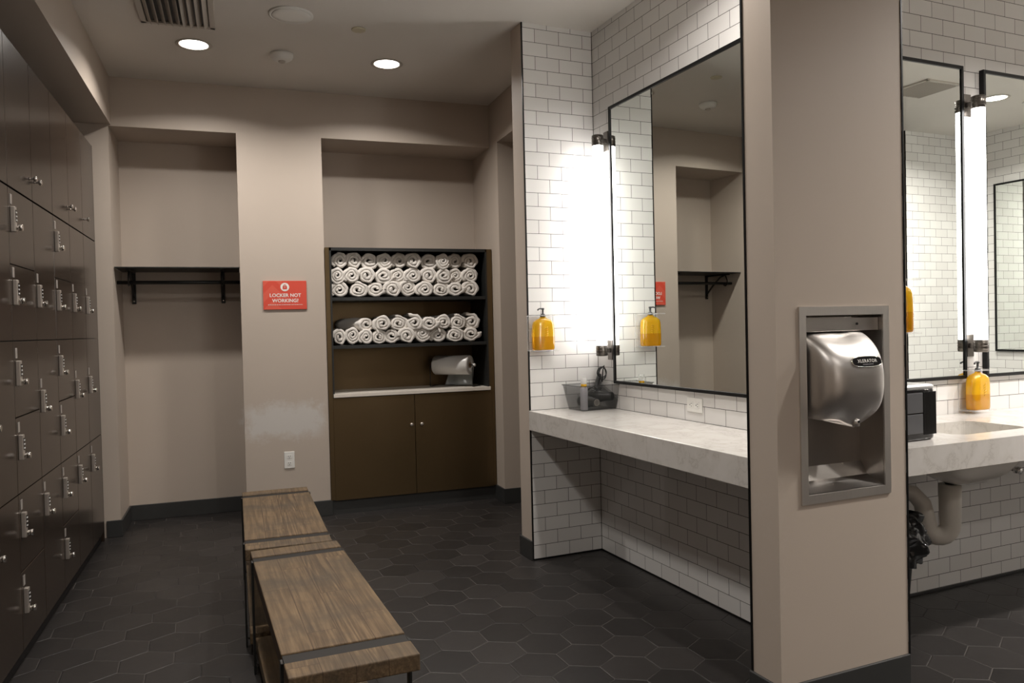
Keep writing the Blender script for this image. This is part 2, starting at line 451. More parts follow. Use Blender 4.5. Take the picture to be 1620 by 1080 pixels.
def copy_thing(root, loc, rotz, label, group=None):
    def cp(o, par):
        c = o.copy(); COL.objects.link(c); c.parent = par
        for ch in list(o.children): cp(ch, c)
        return c
    kids = list(root.children)
    r = root.copy(); COL.objects.link(r); r.location = loc; r.rotation_euler = (0, 0, rotz); r['label'] = label
    if group: r['group'] = group
    for ch in kids: cp(ch, r)
    return r
def struct(o): o['kind'] = 'structure'; return o
def text_mesh(txt, size, name, mat, parent, loc, rot, extrude=.0004, bold=.0, align='CENTER', spacing=1.0):
    cu = bpy.data.curves.new('t', 'FONT'); cu.body = txt; cu.size = size; cu.extrude = extrude; cu.offset = bold
    cu.align_x = align; cu.align_y = 'CENTER'; cu.space_character = spacing; cu.resolution_u = 3
    t = bpy.data.objects.new('t', cu); COL.objects.link(t)
    bpy.context.view_layer.update()
    me = bpy.data.meshes.new_from_object(t.evaluated_get(bpy.context.evaluated_depsgraph_get()))
    bpy.data.objects.remove(t); bpy.data.curves.remove(cu)
    me.materials.clear(); me.materials.append(mat)
    o = bpy.data.objects.new(name, me); COL.objects.link(o); o.parent = parent
    o.location = loc; o.rotation_euler = rot
    return o

# ------------------------------------------------------------------ room shell
YW, YN, XR, ZH = 5.7545, 6.20, 1.885, 2.743      # header plane, niche backs, right wall, niche head
struct(box(-1.6, 9.0, -4.5, 8.0, -.12, 0).build('floor', M['floor']))
struct(box(-1.6, 9.0, -4.5, 8.0, CEIL, CEIL + .12).build('ceiling', M['ceiling']))
w = MB()
w.box(-1.6, -.775, YW, 6.3, 0, CEIL); w.box(.026, .607, YW, YN, 0, ZH)
w.box(-.775, XR, YW, YN, ZH, CEIL); w.box(-.775, XR, YN, 6.3, 0, CEIL)
struct(w.build('wall_back', M['paint_back']))
w = MB(); w.box(XR, 4.6, 5.56, 6.3, 0, CEIL); w.box(XR, XR + .16, 4.33, 5.56, ZH, CEIL)
struct(w.build('wall_right', M['paint']))
struct(box(-1.6, -1.42, -4.5, YW, 0, CEIL).build('wall_left', M['paint']))
struct(box(-1.42, -.7601, -4.5, YW, 2.7515, CEIL).build('trim_1', M['paint']))     # dropped beam over the lockers
struct(box(-1.42, 3.3, -1.9, -1.7, 0, CEIL).build('wall_front', M['paint']))
struct(box(-1.6, 9.0, -4.5, -4.3, 0, CEIL).build('wall_entrance', M['paint']))
struct(box(8.8, 9.0, -4.3, 8, 0, CEIL).build('wall_far_right', M['paint']))
struct(box(4.6, 8.8, 5.8, 6.0, 0, CEIL).build('wall_far_back', M['paint']))

def bobj(mb, name, mats, parent=None):
    """mesh written in the vanity block's own frame (u, v, z)"""
    return mb.build(name, mats, parent, ORI, DL)
def tile_panel(name, o, d, L, z0, z1, uoff, th=.008, zoff=.007, skip=()):
    """flat tile field: starts at (u,v)=o, runs along unit (du,dv)=d for L; thickness goes to the left of d. UVs in metres."""
    bm = bmesh.new(); uvl = bm.loops.layers.uv.new('UVMap')
    nrm = (-d[1], d[0])
    P = lambda s_, t_, z: (o[0] + d[0] * s_ + nrm[0] * t_, o[1] + d[1] * s_ + nrm[1] * t_, z)
    c = [bm.verts.new(P(s_, t_, z)) for s_ in (0, L) for t_ in (0, th) for z in (z0, z1)]
    q = lambda i, j, k: c[i * 4 + j * 2 + k]
    fs = [(q(0,0,0), q(1,0,0), q(1,0,1), q(0,0,1)), (q(0,1,0), q(0,1,1), q(1,1,1), q(1,1,0)),
          (q(0,0,0), q(0,0,1), q(0,1,1), q(0,1,0)), (q(1,0,0), q(1,1,0), q(1,1,1), q(1,0,1)),
          (q(0,0,1), q(1,0,1), q(1,1,1), q(0,1,1)), (q(0,0,0), q(0,1,0), q(1,1,0), q(1,0,0))]
    for f in fs:
        F = bm.faces.new(f)
        for lp in F.loops:
            x, y, z = lp.vert.co
            s_ = (x - o[0]) * d[0] + (y - o[1]) * d[1]
            # 200 rows / columns of offset keep the brick pattern in positive coordinates
            lp[uvl].uv = (s_ + uoff + TW * 100, z - zoff + TH * 200)
    bmesh.ops.recalc_face_normals(bm, faces=bm.faces)
    me = bpy.data.meshes.new(name); bm.to_mesh(me); bm.free(); me.materials.append(M['tile'])
    ob = bpy.data.objects.new(name, me); COL.objects.link(ob); ob.location = ORI; ob.rotation_euler = (0, 0, DL)
    return struct(ob)
def bbox(name, u0, u1, v0, v1, z0, z1, mat, bev=0): return struct(bobj(box(u0, u1, v0, v1, z0, z1, bev=bev), name, mat))

# side wing (soap dispenser wall), mirror partition, front pillar, sink wall
WV, WP, PR, SV = -2.0, -1.856, .137, -1.37       # pillar front, pillar back, partition far face, sink wall
bbox('wall_vanity_side', -.455, 2.6, .008, .150, 0, CEIL, M['paint'])
bbox('wall_vanity', .008, .129, WP, .008, 0, CEIL, M['paint'])
RU0, RU1, RZ0, RZ1, RD = -.345, .020, .742, 1.360, .105   # dryer recess
w = MB()
w.box(-.471, RU0, WV, WP - .008, 0, CEIL); w.box(RU1, .129, WV, WP - .008, 0, CEIL)
w.box(RU0, RU1, WV, WP - .008, 0, RZ0); w.box(RU0, RU1, WV, WP - .008, RZ1, CEIL)
w.box(RU0, RU1, WV + RD, WP - .008, RZ0, RZ1)
struct(bobj(w, 'wall_pillar', M['paint_pillar']))
bbox('wall_sink', .137, 5.2, SV + .008, SV + .15, 0, CEIL, M['paint'])
bbox('wall_sink_right', 4.788, 5.0, -4.3, SV, 0, CEIL, M['paint'])
bbox('wall_sink_opposite', 3.93, 4.788, -4.05, -3.878, 0, CEIL, M['paint'])
tile_panel('wall_tiles_vanity_side', (-.449, 0), (1, 0), .449, .007, CEIL, 0)
tile_panel('wall_tiles_vanity', (0, 0), (0, -1), abs(WP), .007, CEIL, .5 * TW - .5 * TW + TW * .5)
tile_panel('wall_tiles_pillar_back', (0, WP), (-1, 0), .465, .007, CEIL, 0)
tile_panel('wall_tiles_sink', (.137, SV), (1, 0), 4.651, .0, CEIL, .137 - 1.036, zoff=.0753 - TH)
tile_panel('wall_tiles_sink_right', (4.78, SV), (0, -1), 2.5, .0, CEIL, 0, zoff=.0753 - TH)
tile_panel('wall_tiles_sink_opposite', (4.78, -3.87), (-1, 0), .85, .0, CEIL, 0, zoff=.0753 - TH)
tile_panel('wall_tiles_partition', (.137, WV), (0, 1), abs(WV - SV), .0, CEIL, 0, zoff=.0753 - TH)
for i, (u, v) in enumerate([(-.4525, .003), (-.4705, WP - .003), (.1335, WV + .001), (3.927, -3.873)]):
    bbox('trim_%d' % (i + 2), u - .0035, u + .0035, v - .0045, v + .0045, 0, CEIL, M['blacktrim'])
# dark joint under the tile fields
bbox('trim_6', .137, 4.78, SV - .008, SV, 0, .012, M['base'])
bbox('trim_7', -.449, 0, -.003, 0, 0, .007, M['blacktrim'])
bbox('trim_8', -.003, 0, WP, 0, 0, .007, M['blacktrim'])
bbox('trim_9', -.0022, 0, -.0022, 0, .007, CEIL, M['blacktrim'])

BH, BT = .113, .012
def base(name, *bx, bspace=False):
    m = MB()
    for b in bx: m.box(*b, 0, BH, bev=.003)
    o = bobj(m, name, M['base']) if bspace else m.build(name, M['base'])
    return struct(o)
base('baseboard_back', (-.86, -.775 + BT, YW - BT, YW), (-.775, -.775 + BT, YW, YN), (-.775, .026, YN - BT, YN),
     (.026 - BT, .026, YW, YN), (.026 - BT, .607 + BT, YW - BT, YW), (.607, .607 + BT, YW, YW + .03))
base('baseboard_right', (XR - BT, XR, 5.56 - BT, YW + .03), (XR - BT, 4.6, 5.56 - BT, 5.56))
base('baseboard_vanity_side', (-.455 - BT, -.455, -.004, .150), (-.455 - BT, 2.6, .150, .162), bspace=True)
base('baseboard_pillar', (-.471 - BT, -.471, WV - BT, WP + .003), (-.471 - BT, .129, WV - BT, WV), bspace=True)

# ------------------------------------------------------------------ lockers
LX, YEND, CW = -.862, 5.66, .405
ROWS = [(.063, .705), (.705, 1.333), (1.333, 1.962)]
def door_slab(parent, y0, y1, z0, z1, name='door'):
    g = .0022
    return box(LX - .019, LX, y0 + g, y1 - g, z0 + g, z1 - g, bev=.0012, seg=1).build(name, M['locker'], parent)
lock_cache = {}
def add_lock(door, y, zc):
    """number plate, keypad lock body and thumb turn of one locker door"""
    def piece(key, fn, mats):
        if key not in lock_cache:
            o = fn().build(key, mats, door)
            lock_cache[key] = o.data
        else:
            o = bpy.data.objects.new(key, lock_cache[key]); COL.objects.link(o); o.parent = door
        o.location = (LX, y, zc); return o
    def body():
        m = MB(); m.box(0, .018, -.014, .014, -.052, .052, bev=.003)
        m.box(.018, .0192, -.009, .009, -.012, .038, mat=1)
        for r in range(3):
            for k in (-1, 1): m.cyl((.0190, k * .0045, -.004 + r * .016), .0032, .002, 'x', 8, mat=2)
        return m
    piece('number_plate', lambda: box(0, .0025, -.013, .013, .062, .104, bev=.001, seg=1), M['plate'])
    piece('lock', body, [M['lockbody'], M['keypad'], M['keys']])
    piece('thumb_turn', lambda: MB().cyl((.018, 0, -.034), .0085, .010, 'x', 16).cyl((.027, 0, -.034), .0125, .014, 'x', 20), M['chrome'])
cols = []
y = YEND; pat = 'FFSFSFSFSF'          # far end first: F = full-height door, S = split into an upper and a lower door
for ch in pat: cols.append((y - CW, y, ch)); y -= CW
YST = y
TL = ['bottom tier of the dark brown locker bank, standing on the floor',
      'middle tier of the dark brown locker bank, at bench to waist height',
      'upper tier of dark brown keypad lockers, directly under the knobbed cupboards']
for ri, (z0, z1) in enumerate(ROWS):
    t = thing('locker_tier', TL[ri], 'lockers', (0, 0, 0), 0, 'tiers of the locker bank')
    m = box(-1.41, LX - .021, YST, YEND, 0 if ri == 0 else z0 + .0005, z1 - .0005)
    m.build('carcass', M['lockgap'], t)
    box(-1.405, LX, YEND - .0005, YEND + .012, 0 if ri == 0 else z0 + .001, z1 - .001, bev=.001, seg=1).build('end_panel', M['locker'], t)
    zm = (z0 + z1) / 2 if ri else .384
    for (a, b, ch) in cols:
        ly = a + .040
        if ch == 'F':
            d = door_slab(t, a, b, z0, z1); add_lock(d, ly, (.575, 1.052, 1.535)[ri])
        else:
            d = door_slab(t, a, b, zm, z1); add_lock(d, ly, (.575, 1.200, 1.832)[ri])
            d = door_slab(t, a, b, z0, zm); add_lock(d, ly, (.262, .895, 1.532)[ri])
kn_me = None
def knob(door, y, z):
    global kn_me
    if kn_me is None:
        m = MB(); m.lathe([(.007, 0), (.005, .004), (.0045, .016), (.011, .020), (.0135, .024), (.0125, .030), (.006, .033)], 20)
        bmesh.ops.rotate(m.bm, verts=m.bm.verts, matrix=Matrix.Rotation(pi / 2, 3, 'Y'))
        o = m.build('knob', M['chrome'], door); kn_me = o.data
    else:
        o = bpy.data.objects.new('knob', kn_me); COL.objects.link(o); o.parent = door
    o.location = (LX, y, z)
Z0, Z1 = 1.962, 2.586
CUP = [([(5.255, 5.66)], 'narrow single-door brown cupboard at the far end of the locker bank'),
       ([(4.445, 5.255)], 'double-door brown cupboard above the lockers, next to the far narrow one'),
       ([(3.635, 4.445)], 'double-door brown cupboard above the lockers, second pair from the far end'),
       ([(2.825, 3.635)], 'brown cupboard above the lockers at the left picture edge')]
for ((a, b),), lab in CUP:
    t = thing('wall_cupboard', lab, 'cupboard', (0, 0, 0), 0, 'cupboards above the lockers')
    box(-1.41, LX - .021, a + .001, b - .001, Z0 + .001, Z1).build('carcass', M['lockgap'], t)
    if b == 5.66:
        box(-1.405, LX, YEND, YEND + .012, Z0 + .001, Z1, bev=.001, seg=1).build('end_panel', M['locker'], t)
        d = door_slab(t, a, b, Z0 + .003, Z1); knob(d, a + .05, Z0 + .095)
    else:
        mid = (a + b) / 2
        d = door_slab(t, a, mid, Z0 + .003, Z1); knob(d, mid - .045, Z0 + .095)
        d = door_slab(t, mid, b, Z0 + .003, Z1); knob(d, mid + .045, Z0 + .095)

# ------------------------------------------------------------------ niche shelf with hanging rod
t = thing('wall_shelf', 'black metal shelf with hanging rod across the left wall niche', 'shelf')
box(-.772, .023, 5.80, 6.198, 1.803, 1.811, bev=.001, seg=1).build('shelf_board', M['shelfblack'], t)
m = MB()
m.cyl((-.774, 5.93, 1.712), .013, .799, 'x', 20)
m.build('hanging_rod', M['blackmetal'], t)
for x in (-.70, -.095):
    m = MB()
    m.box(x - .014, x + .014, 6.186, 6.199, 1.572, 1.803, bev=.002)
    m.box(x - .012, x + .012, 5.88, 6.199, 1.790, 1.803, bev=.002)
    m.tube([(x, 6.188, 1.62), (x, 6.10, 1.70), (x, 6.0, 1.775), (x, 5.93, 1.795)], .008, 8)
    m.tube([(x, 5.93, 1.79), (x, 5.905, 1.74), (x, 5.905, 1.705), (x, 5.93, 1.69), (x, 5.955, 1.70)], .006, 8)
    b = m.build('bracket', M['blackmetal'], t)
    MB().cyl((x, 6.180, 1.592), .004, .008, 'y', 10).build('screw', M['chrome'], b)

# ------------------------------------------------------------------ sign and outlet on the pier
t = thing('wall_sign', 'small red sign reading locker not working on the pier', 'sign', (.325, YW, 1.608))
box(-.149, .149, -.010, -.0005, -.102, .102, bev=.001, seg=1).build('sign_board', M['red'], t)
RX = (pi / 2, 0, 0)
text_mesh('LOCKER NOT', .034, 'lettering', M['white'], t, (.002, -.0105, -.002), RX, bold=.0008, spacing=1.02)
text_mesh('WORKING?', .034, 'lettering', M['white'], t, (.002, -.0105, -.040), RX, bold=.0008, spacing=1.02)
ln = MB(); 
random.seed(5); xx = -.118
while xx < .118:
    wd_ = random.uniform(.004, .014); ln.box(xx, min(xx + wd_, .12), -.0112, -.0100, -.0700, -.0665); xx += wd_ + .003
ln.build('small_print', M['white'], t)
m = MB(); m.cyl((0, -.0108, .058), .030, .0008, 'y', 40, smooth=False); m.build('icon_disc', M['white'], t)
m = MB(); m.box(-.015, .015, -.0120, -.0105, .042, .064, bev=.0006, seg=1)
m.tube([(.009 * cos(a), -.0113, .064 + .010 * sin(a)) for a in [pi * k / 10 for k in range(11)]], .0024, 8)
m.build('padlock_icon', M['red'], t)
MB().cyl((0, -.0124, .055), .003, .0006, 'y', 12, smooth=False).build('keyhole', M['white'], t)

def outlet(label, loc, rotz, horizontal=False):
    """plate in local x,z facing -y"""
    t = thing('wall_outlet', label, 'outlet', loc, rotz)
    o = box(-.036, .036, -.006, -.0004, -.060, .060, bev=.003).build('cover_plate', M['white'], t)
    parts = [o]
    for s_ in (-1, 1):
        m = MB(); m.box(-.016, .016, -.0078, -.0058, s_ * .024 - .014, s_ * .024 + .014, bev=.0015)
        r = m.build('receptacle', M['white'], t); parts.append(r)
        m = MB(); m.box(-.0075, -.0052, -.0083, -.0077, s_ * .024 - .002, s_ * .024 + .008)
        m.box(.0050, .0075, -.0083, -.0077, s_ * .024 - .001, s_ * .024 + .007)
        m.cyl((0, -.0083, s_ * .024 - .008), .0028, .0006, 'y', 10)
        m.build('slots', M['slot'], r)
    if horizontal:
        for p in parts: p.rotation_euler = (0, pi / 2, 0)
    return t
outlet('white duplex outlet low on the pier behind the benches', (.323, YW, .428), 0)

# ------------------------------------------------------------------ towel cabinet
C0, C1, CYF, CZT = .609, 1.881, 5.742, 1.952
t = thing('towel_cabinet', 'tall bronze cabinet with two open towel shelves over two doors', 'cabinet', (0, 0, 0))
I0, I1 = .653, 1.826
box(C0, I0 - .012, CYF, YN - .004, 0.108, CZT, bev=.001, seg=1).build('side_panel', M['bronze'], t)
box(I1 + .012, C1, CYF, YN - .004, 0.108, CZT, bev=.001, seg=1).build('side_panel', M['bronze'], t)
m = MB(); m.box(I0 - .012, I0, CYF - .003, 6.16, .884, CZT); m.box(I1, I1 + .012, CYF - .003, 6.16, .884, CZT)
m.box(I0 - .012, I1 + .012, CYF - .003, 6.16, CZT - .022, CZT); m.build('inner_frame', M['shelfblack'], t)
box(I0 - .012, I1 + .012, 6.16, YN - .006, .11, CZT).build('back_panel', M['bronze'], t)
for z in (1.588, 1.236):
    box(I0, I1, CYF + .004, 6.16, z - .024, z, bev=.001, seg=1).build('shelf', M['shelfblack'], t)
box(I0 - .008, I1 + .020, CYF - .012, 6.16, .857, .884, bev=.002).build('cabinet_top', M['stone'], t)
box(I0 - .012, I1 + .012, CYF + .02, 6.15, .10, .855).build('carcass', M['lockgap'], t)
box(C0, C1, CYF + .016, 6.15, 0, .104).build('toe_kick', M['base'], t)
for a, b, kx in ((.640, 1.241, 1.212), (1.244, 1.856, 1.290)):
    d = box(a, b, CYF - .002, CYF + .018, .104, .853, bev=.0015, seg=1).build('door', M['bronze'], t)
    k = MB(); k.lathe([(.006, 0), (.005, .012), (.011, .017), (.0135, .022), (.011, .028), (.004, .030)], 20)
    bmesh.ops.rotate(k.bm, verts=k.bm.verts, matrix=Matrix.Rotation(pi / 2, 3, 'X'))
    k.build('knob', M['lockbody'], d, loc=(kx, CYF - .002, .628))

# ------------------------------------------------------------------ rolled towels
def towel_mesh(seed, turns=3.0, R=.059, L=.36, sx=1.0, sz=1.0, tail=0.0):
    rnd = random.Random(seed); n = int(turns * 26); pitch = R / (turns + .35); th = pitch * .99
    ph0 = rnd.uniform(0, 6.28); bm = bmesh.new()
    def lump(a, r, yy):
        q = Vector((cos(a) * r * 26 + seed * 7.3, yy * 7, sin(a) * r * 26))
        return 1 + .20 * noise.noise(q) + .07 * noise.noise(q * 2.7)
    outer, inner = [], []
    for i in range(n + 1):
        a = ph0 + i / 26 * 2 * pi; r = pitch * (.42 + i / 26)
        outer.append((a, r + th / 2)); inner.append((a, r - th / 2))
    if tail:
        a, r = outer[-1][0], outer[-1][1]
        for k in range(1, 7):
            outer.append((a + k * .09, r + tail * (k / 6) ** 1.3)); inner.append((a + k * .09, r + tail * (k / 6) ** 1.3 - th * .9))
    path = outer + inner[::-1]
    ys = [0, .004, .014, .05, .11, .17, .23, .29, L - .010, L]; ins = [.22, .05, 0, 0, 0, 0, 0, 0, .10, .4]
    rings = []; N = len(path); H = len(outer)
    sag = rnd.uniform(-.006, .006)
    for yy, q in zip(ys, ins):
        ring = []
        for i, (a, r) in enumerate(path):
            # round over the free edge of every wrap at the two ends
            rr = r + (-q * th / 2 if i < H else q * th / 2)
            rr *= lump(a, r, yy)
            x, z = cos(a) * rr * sx + sag * sin(yy * 9), sin(a) * rr * sz
            push = .007 * noise.noise(Vector((a * .9 + seed, r * 60, 0))) if yy < .1 else 0
            ring.append(bm.verts.new((x, yy + push - (R - r) * .10 * (1 if yy < .1 else 0), z)))
        rings.append(ring)
    for ra, rb in zip(rings, rings[1:]):
        for i in range(N):
            f = bm.faces.new((ra[i], ra[(i + 1) % N], rb[(i + 1) % N], rb[i])); f.smooth = True
    for ring in (rings[0], rings[-1]):
        for i in range(H - 1):
            f = bm.faces.new((ring[i], ring[i + 1], ring[N - 2 - i], ring[N - 1 - i])); f.smooth = True
    zmin = min(v.co.z for v in bm.verts)
    bmesh.ops.recalc_face_normals(bm, faces=bm.faces)
    me = bpy.data.meshes.new('towel'); bm.to_mesh(me); bm.free(); me.materials.append(M['towel']); me['zmin'] = zmin
    return me
TV = [towel_mesh(1, 2.5), towel_mesh(2, 2.1, sx=1.06, sz=.94), towel_mesh(3, 2.7, sx=.98, sz=1.02), towel_mesh(4, 2.0, sx=1.04, sz=.95, tail=.012),
      towel_mesh(5, 2.3, sx=1.0, sz=.97, tail=.008), towel_mesh(6, 2.5, sx=1.05, sz=.96), towel_mesh(7, 2.2, sx=.95, sz=1.03), towel_mesh(8, 2.4, tail=.02)]
TROWS = {
 'top': ('top row on the upper shelf', 1.862, [.723, .827, .936, 1.055, 1.165, 1.27, 1.392, 1.502, 1.601, 1.722]),
 'mid': ('middle row on the upper shelf', 1.751, [.700, .803, .916, 1.041, 1.152, 1.267, 1.391, 1.505, 1.605, 1.722]),
 'low': ('bottom row on the upper shelf', 1.643, [.712, .845, .981, 1.110, 1.229, 1.353, 1.478, 1.597, 1.722]),
 'up2': ('upper row on the lower shelf', 1.390, [.906, 1.025, 1.146, 1.265, 1.381, 1.495, 1.605, 1.721]),
 'dn2': ('bottom row on the lower shelf', 1.289, [.705, .800, .898, .994, 1.094, 1.208, 1.332, 1.451, 1.578, 1.713]),
}
ORD = ['leftmost', 'second', 'third', 'fourth', 'fifth', 'sixth', 'seventh', 'eighth', 'ninth', 'tenth']
rnd = random.Random(11)
ti = 0
for key, (desc, zc, xs) in TROWS.items():
    for i, x in enumerate(xs):
        gap = min([abs(x - q) for q in xs if q != x]); half = min(.062, max(.047, gap / 2 * 1.02))
        if i > 0 and i < len(xs) - 1: half = (xs[i + 1] - xs[i - 1]) / 4 * 1.03
        bottom = key in ('low', 'dn2')
        me = TV[[0, 1, 2, 5, 6][(ti * 2 + i) % 5]] if bottom else TV[(ti * 5 + i) % 8]; ti += 1
        if bottom: zc = {'low': 1.588, 'dn2': 1.236}[key] + .001 - me['zmin'] * .96
        o = bpy.data.objects.new('rolled_towel', me); COL.objects.link(o)
        fx = min(half / .056, 1.12)
        o.scale = (fx, 1, .96)
        yaw_t = rnd.uniform(-.09, .04); yy = CYF + .035 + rnd.uniform(0, .03)
        if key == 'up2' and i == 0: yaw_t = .38; yy += .02
        o.location = (x, yy, zc); o.rotation_euler = (0, 0, yaw_t)
        lab = 'white rolled towel, %s from the left in the %s' % (ORD[i], desc) if 0 < i < len(xs) - 1 else \
              'white rolled towel at the %s end of the %s' % ('left' if i == 0 else 'right', desc)
        tag(o, lab, 'towel', 'rolled white towels on the cabinet shelves')

# ------------------------------------------------------------------ roll of plastic bags on a wire stand
AX0, AX1 = Vector((1.480, 6.020, 1.045)), Vector((1.708, 5.815, 1.045))
ax = (AX1 - AX0); rl = ax.length; ang = atan2(ax.y, ax.x)
t = thing('bag_roll_stand', 'black wire stand holding the plastic bag roll on the cabinet', 'stand', (AX0.x, AX0.y, .884), ang)
for s_ in (-.035, rl + .030):
    MB().tube([(s_, .10, .003), (s_, -.01, .003), (s_, -.03, .004), (s_, -.028, .150), (s_, -.02, .166), (s_, .012, .170)], .0038, 8).build('wire_arm', M['blackmetal'], t)
MB().cyl((-.036, 0, .170), .0050, rl + .07, 'x', 12).build('spindle', M['blackmetal'], t)
MB().cyl((rl + .026, 0, .170), .011, .018, 'x', 16).build('end_cap', M['white'], t)
t = thing('plastic_bag_roll', 'white roll of thin plastic bags with a hanging sheet', 'roll', (AX0.x, AX0.y, 1.054), ang)
m = MB()
RR = .076
prof = [(.022, .002), (RR - .004, 0), (RR, .006), (RR, rl - .006), (RR - .004, rl), (.022, rl - .002)]
segs = 40; rings = []
for r, x in prof: rings.append([m.bm.verts.new((x, cos(2 * pi * k / segs) * r, sin(2 * pi * k / segs) * r)) for k in range(segs)])
for a, b in zip(rings, rings[1:] + [rings[0]]):
    for k in range(segs):
        f = m.bm.faces.new((a[k], a[(k + 1) % segs], b[(k + 1) % segs], b[k])); f.smooth = True
m.build('film_roll', M['film'], t)
m = MB(); rings = []
for r, x in [(.014, .001), (.0218, .001), (.0218, rl - .001), (.014, rl - .001)]: rings.append([m.bm.verts.new((x, cos(2 * pi * k / 24) * r, sin(2 * pi * k / 24) * r)) for k in range(24)])
for a, b in zip(rings, rings[1:] + [rings[0]]):
    for k in range(24): m.bm.faces.new((a[k], a[(k + 1) % 24], b[(k + 1) % 24], b[k])).smooth = True
m.build('cardboard_core', M['card'], t)
m = MB()
def sheet(u, v):
    x = .09 + u * (rl - .10) - .03 * v * (1 - u)
    zz = -v * .160
    y = RR + .002 - .035 * v * v + .012 * sin(u * 9) * v
    return (x, y, zz)
m.grid(sheet, 24, 14)
o = m.build('hanging_sheet', M['veil'], t)
sm = o.modifiers.new('s', 'SOLIDIFY'); sm.thickness = .0006

# ------------------------------------------------------------------ benches
def bench(label, c, L, W, yaw, h=.45, th=.048):
    """origin at the near left foot corner, length along local +y, width along local +x"""
    t = thing('bench', label, 'bench', (c[0], c[1], 0), yaw, 'slatted oak benches in a row')
    e, s_ = .100, .064
    for a, b, nm in ((0, e, 'end_board'), (e + s_, L - e - s_, 'seat_board'), (L - e, L, 'end_board')):
        o = box(0, W, a, b, h - th, h, bev=.004).build(nm, M['wood'], t)
    for y0 in (e, L - e - s_):
        y1 = y0 + s_      # flat steel band across the seat and another under the lower shelf
        box(.003, W - .003, y0 + .001, y1 - .001, h - .012, h - .005).build('steel_band', M['strap'], t)
        box(.003, W - .003, y0 + .001, y1 - .001, .040, .048).build('steel_band', M['strap'], t)
        for x0, x1 in ((-.006, .002), (W - .002, W + .006)):
            box(x0, x1, y0 + .014, y0 + .044, 0, h - .006, bev=.001, seg=1).build('leg', M['blackmetal'], t)
    o = box(.010, W - .010, .012, L - .012, .0485, .096, bev=.004).build('lower_shelf', M['wood'], t)
    box(.004, W - .004, e + s_, L - e - s_, h - th - .012, h - th - .001).build('apron_rail', M['blackmetal'], t)
    return t
bench('nearer oak bench with black steel bands, at the picture bottom', (.0965, 2.064), 1.275, .353, radians(3.38))
bench('farther oak bench with black steel bands, towards the sign', (.002, 3.365), 1.232, .354, radians(.25))

# ------------------------------------------------------------------ vanity counter, mirror, sconces
ZC = .8628
t = thing('vanity_counter', 'white marble vanity counter under the large mirror, left of the pillar', 'counter', ORI, DL)
m = MB(); m.box(-.462, -.001, WP + .002, -.001, ZC - .112, ZC, bev=.003); m.build('marble_slab', M['marble'], t)

def framed_mirror(label, origin, rotz, w_, z0, z1, grp=None):
    """local x along the wall, facing -y"""
    t = thing('wall_mirror', label, 'mirror', origin, rotz, grp)
    f = .017; D = .026
    m = MB(); m.box(0, f, -D, -.0005, z0, z1, bev=.001, seg=1); m.box(w_ - f, w_, -D, -.0005, z0, z1, bev=.001, seg=1)
    m.box(f, w_ - f, -D, -.0005, z0, z0 + f, bev=.001, seg=1); m.box(f, w_ - f, -D, -.0005, z1 - f, z1, bev=.001, seg=1)
    m.build('frame', M['blacktrim'], t)
    box(f, w_ - f, -.020, -.002, z0 + f, z1 - f).build('mirror_glass', M['mirror'], t)
    return t
framed_mirror('large black-framed mirror above the vanity counter, left of the pillar', B(0, -.213), DL - pi / 2, 1.43, 1.009, 2.572)
framed_mirror('black-framed mirror above the sink, right beside the pillar', B(.235, SV), DL, 1.066, 1.034, 2.578, 'mirrors over the sinks')
framed_mirror('black-framed mirror above the sinks at the right picture edge', B(1.447, SV), DL, 1.066, 1.034, 2.578, 'mirrors over the sinks')
framed_mirror('black-framed mirror on the far tiled wall, seen only reflected', B(4.78, -2.45), DL - pi / 2, 1.155, 1.012, 2.572, None)

def sconce(label, origin, rotz, z0=1.165, z1=2.425, off=.060, r=.033):
    """vertical tube light, facing -y"""
    t = thing('tube_sconce', label, 'wall light', origin, rotz, 'vertical tube lights beside the mirrors')
    MB().cyl((0, -off, z0 + .055), r - .003, z1 - z0 - .11, 'z', 32).build('light_tube', M['tube'], t)
    for a, b in ((z0, z0 + .062), (z1 - .062, z1)):
        m = MB(); prof = [(r - .004, a), (r, a + .003), (r, b - .003), (r - .004, b)]
        m.lathe(prof, 32, (0, -off, 0))
        for k in range(3): m.lathe([(r + .0012, a + .012 + k * .016), (r + .0012, a + .016 + k * .016)], 32, (0, -off, 0))
        m.build('end_cap', M['cap'], t)
        mid = (a + b) / 2
        m = MB(); m.box(-.024, .024, -.008, -.0005, mid - .055, mid + .055, bev=.0015)
        m.box(-.011, .011, -off + r - .01, -.006, mid - .012, mid + .012); m.build('wall_bracket', M['cap'], t)
    return t
sconce('glowing vertical tube light in the tiled corner left of the vanity mirror', B(0, -.150), DL - pi / 2)
sconce('vertical tube light right of the vanity mirror, hidden behind the pillar', B(0, -1.735), DL - pi / 2)
sconce('added fill tube light farther along the sinks, outside the picture', B(2.575, SV), DL)  # unseen sconce, added for light and reflections at the sinks
sconce('added fill tube light beside the mirror on the far tiled wall, outside the picture', B(4.78, -2.37), DL - pi / 2)  # unseen sconce, added to brighten the upper sink wall and ceiling
sconce('added fill tube light on the wall behind the camera, outside the picture', (1.9, -1.7, 0), pi)  # unseen sconce, added to fill the room from the camera side
sconce('glowing vertical tube light between the two sink mirrors', B(1.352, SV), DL, off=.062, r=.033)
o2 = outlet('white duplex outlet set sideways in tiles under the vanity mirror', B(0, -.930, .944), DL - pi / 2, True)

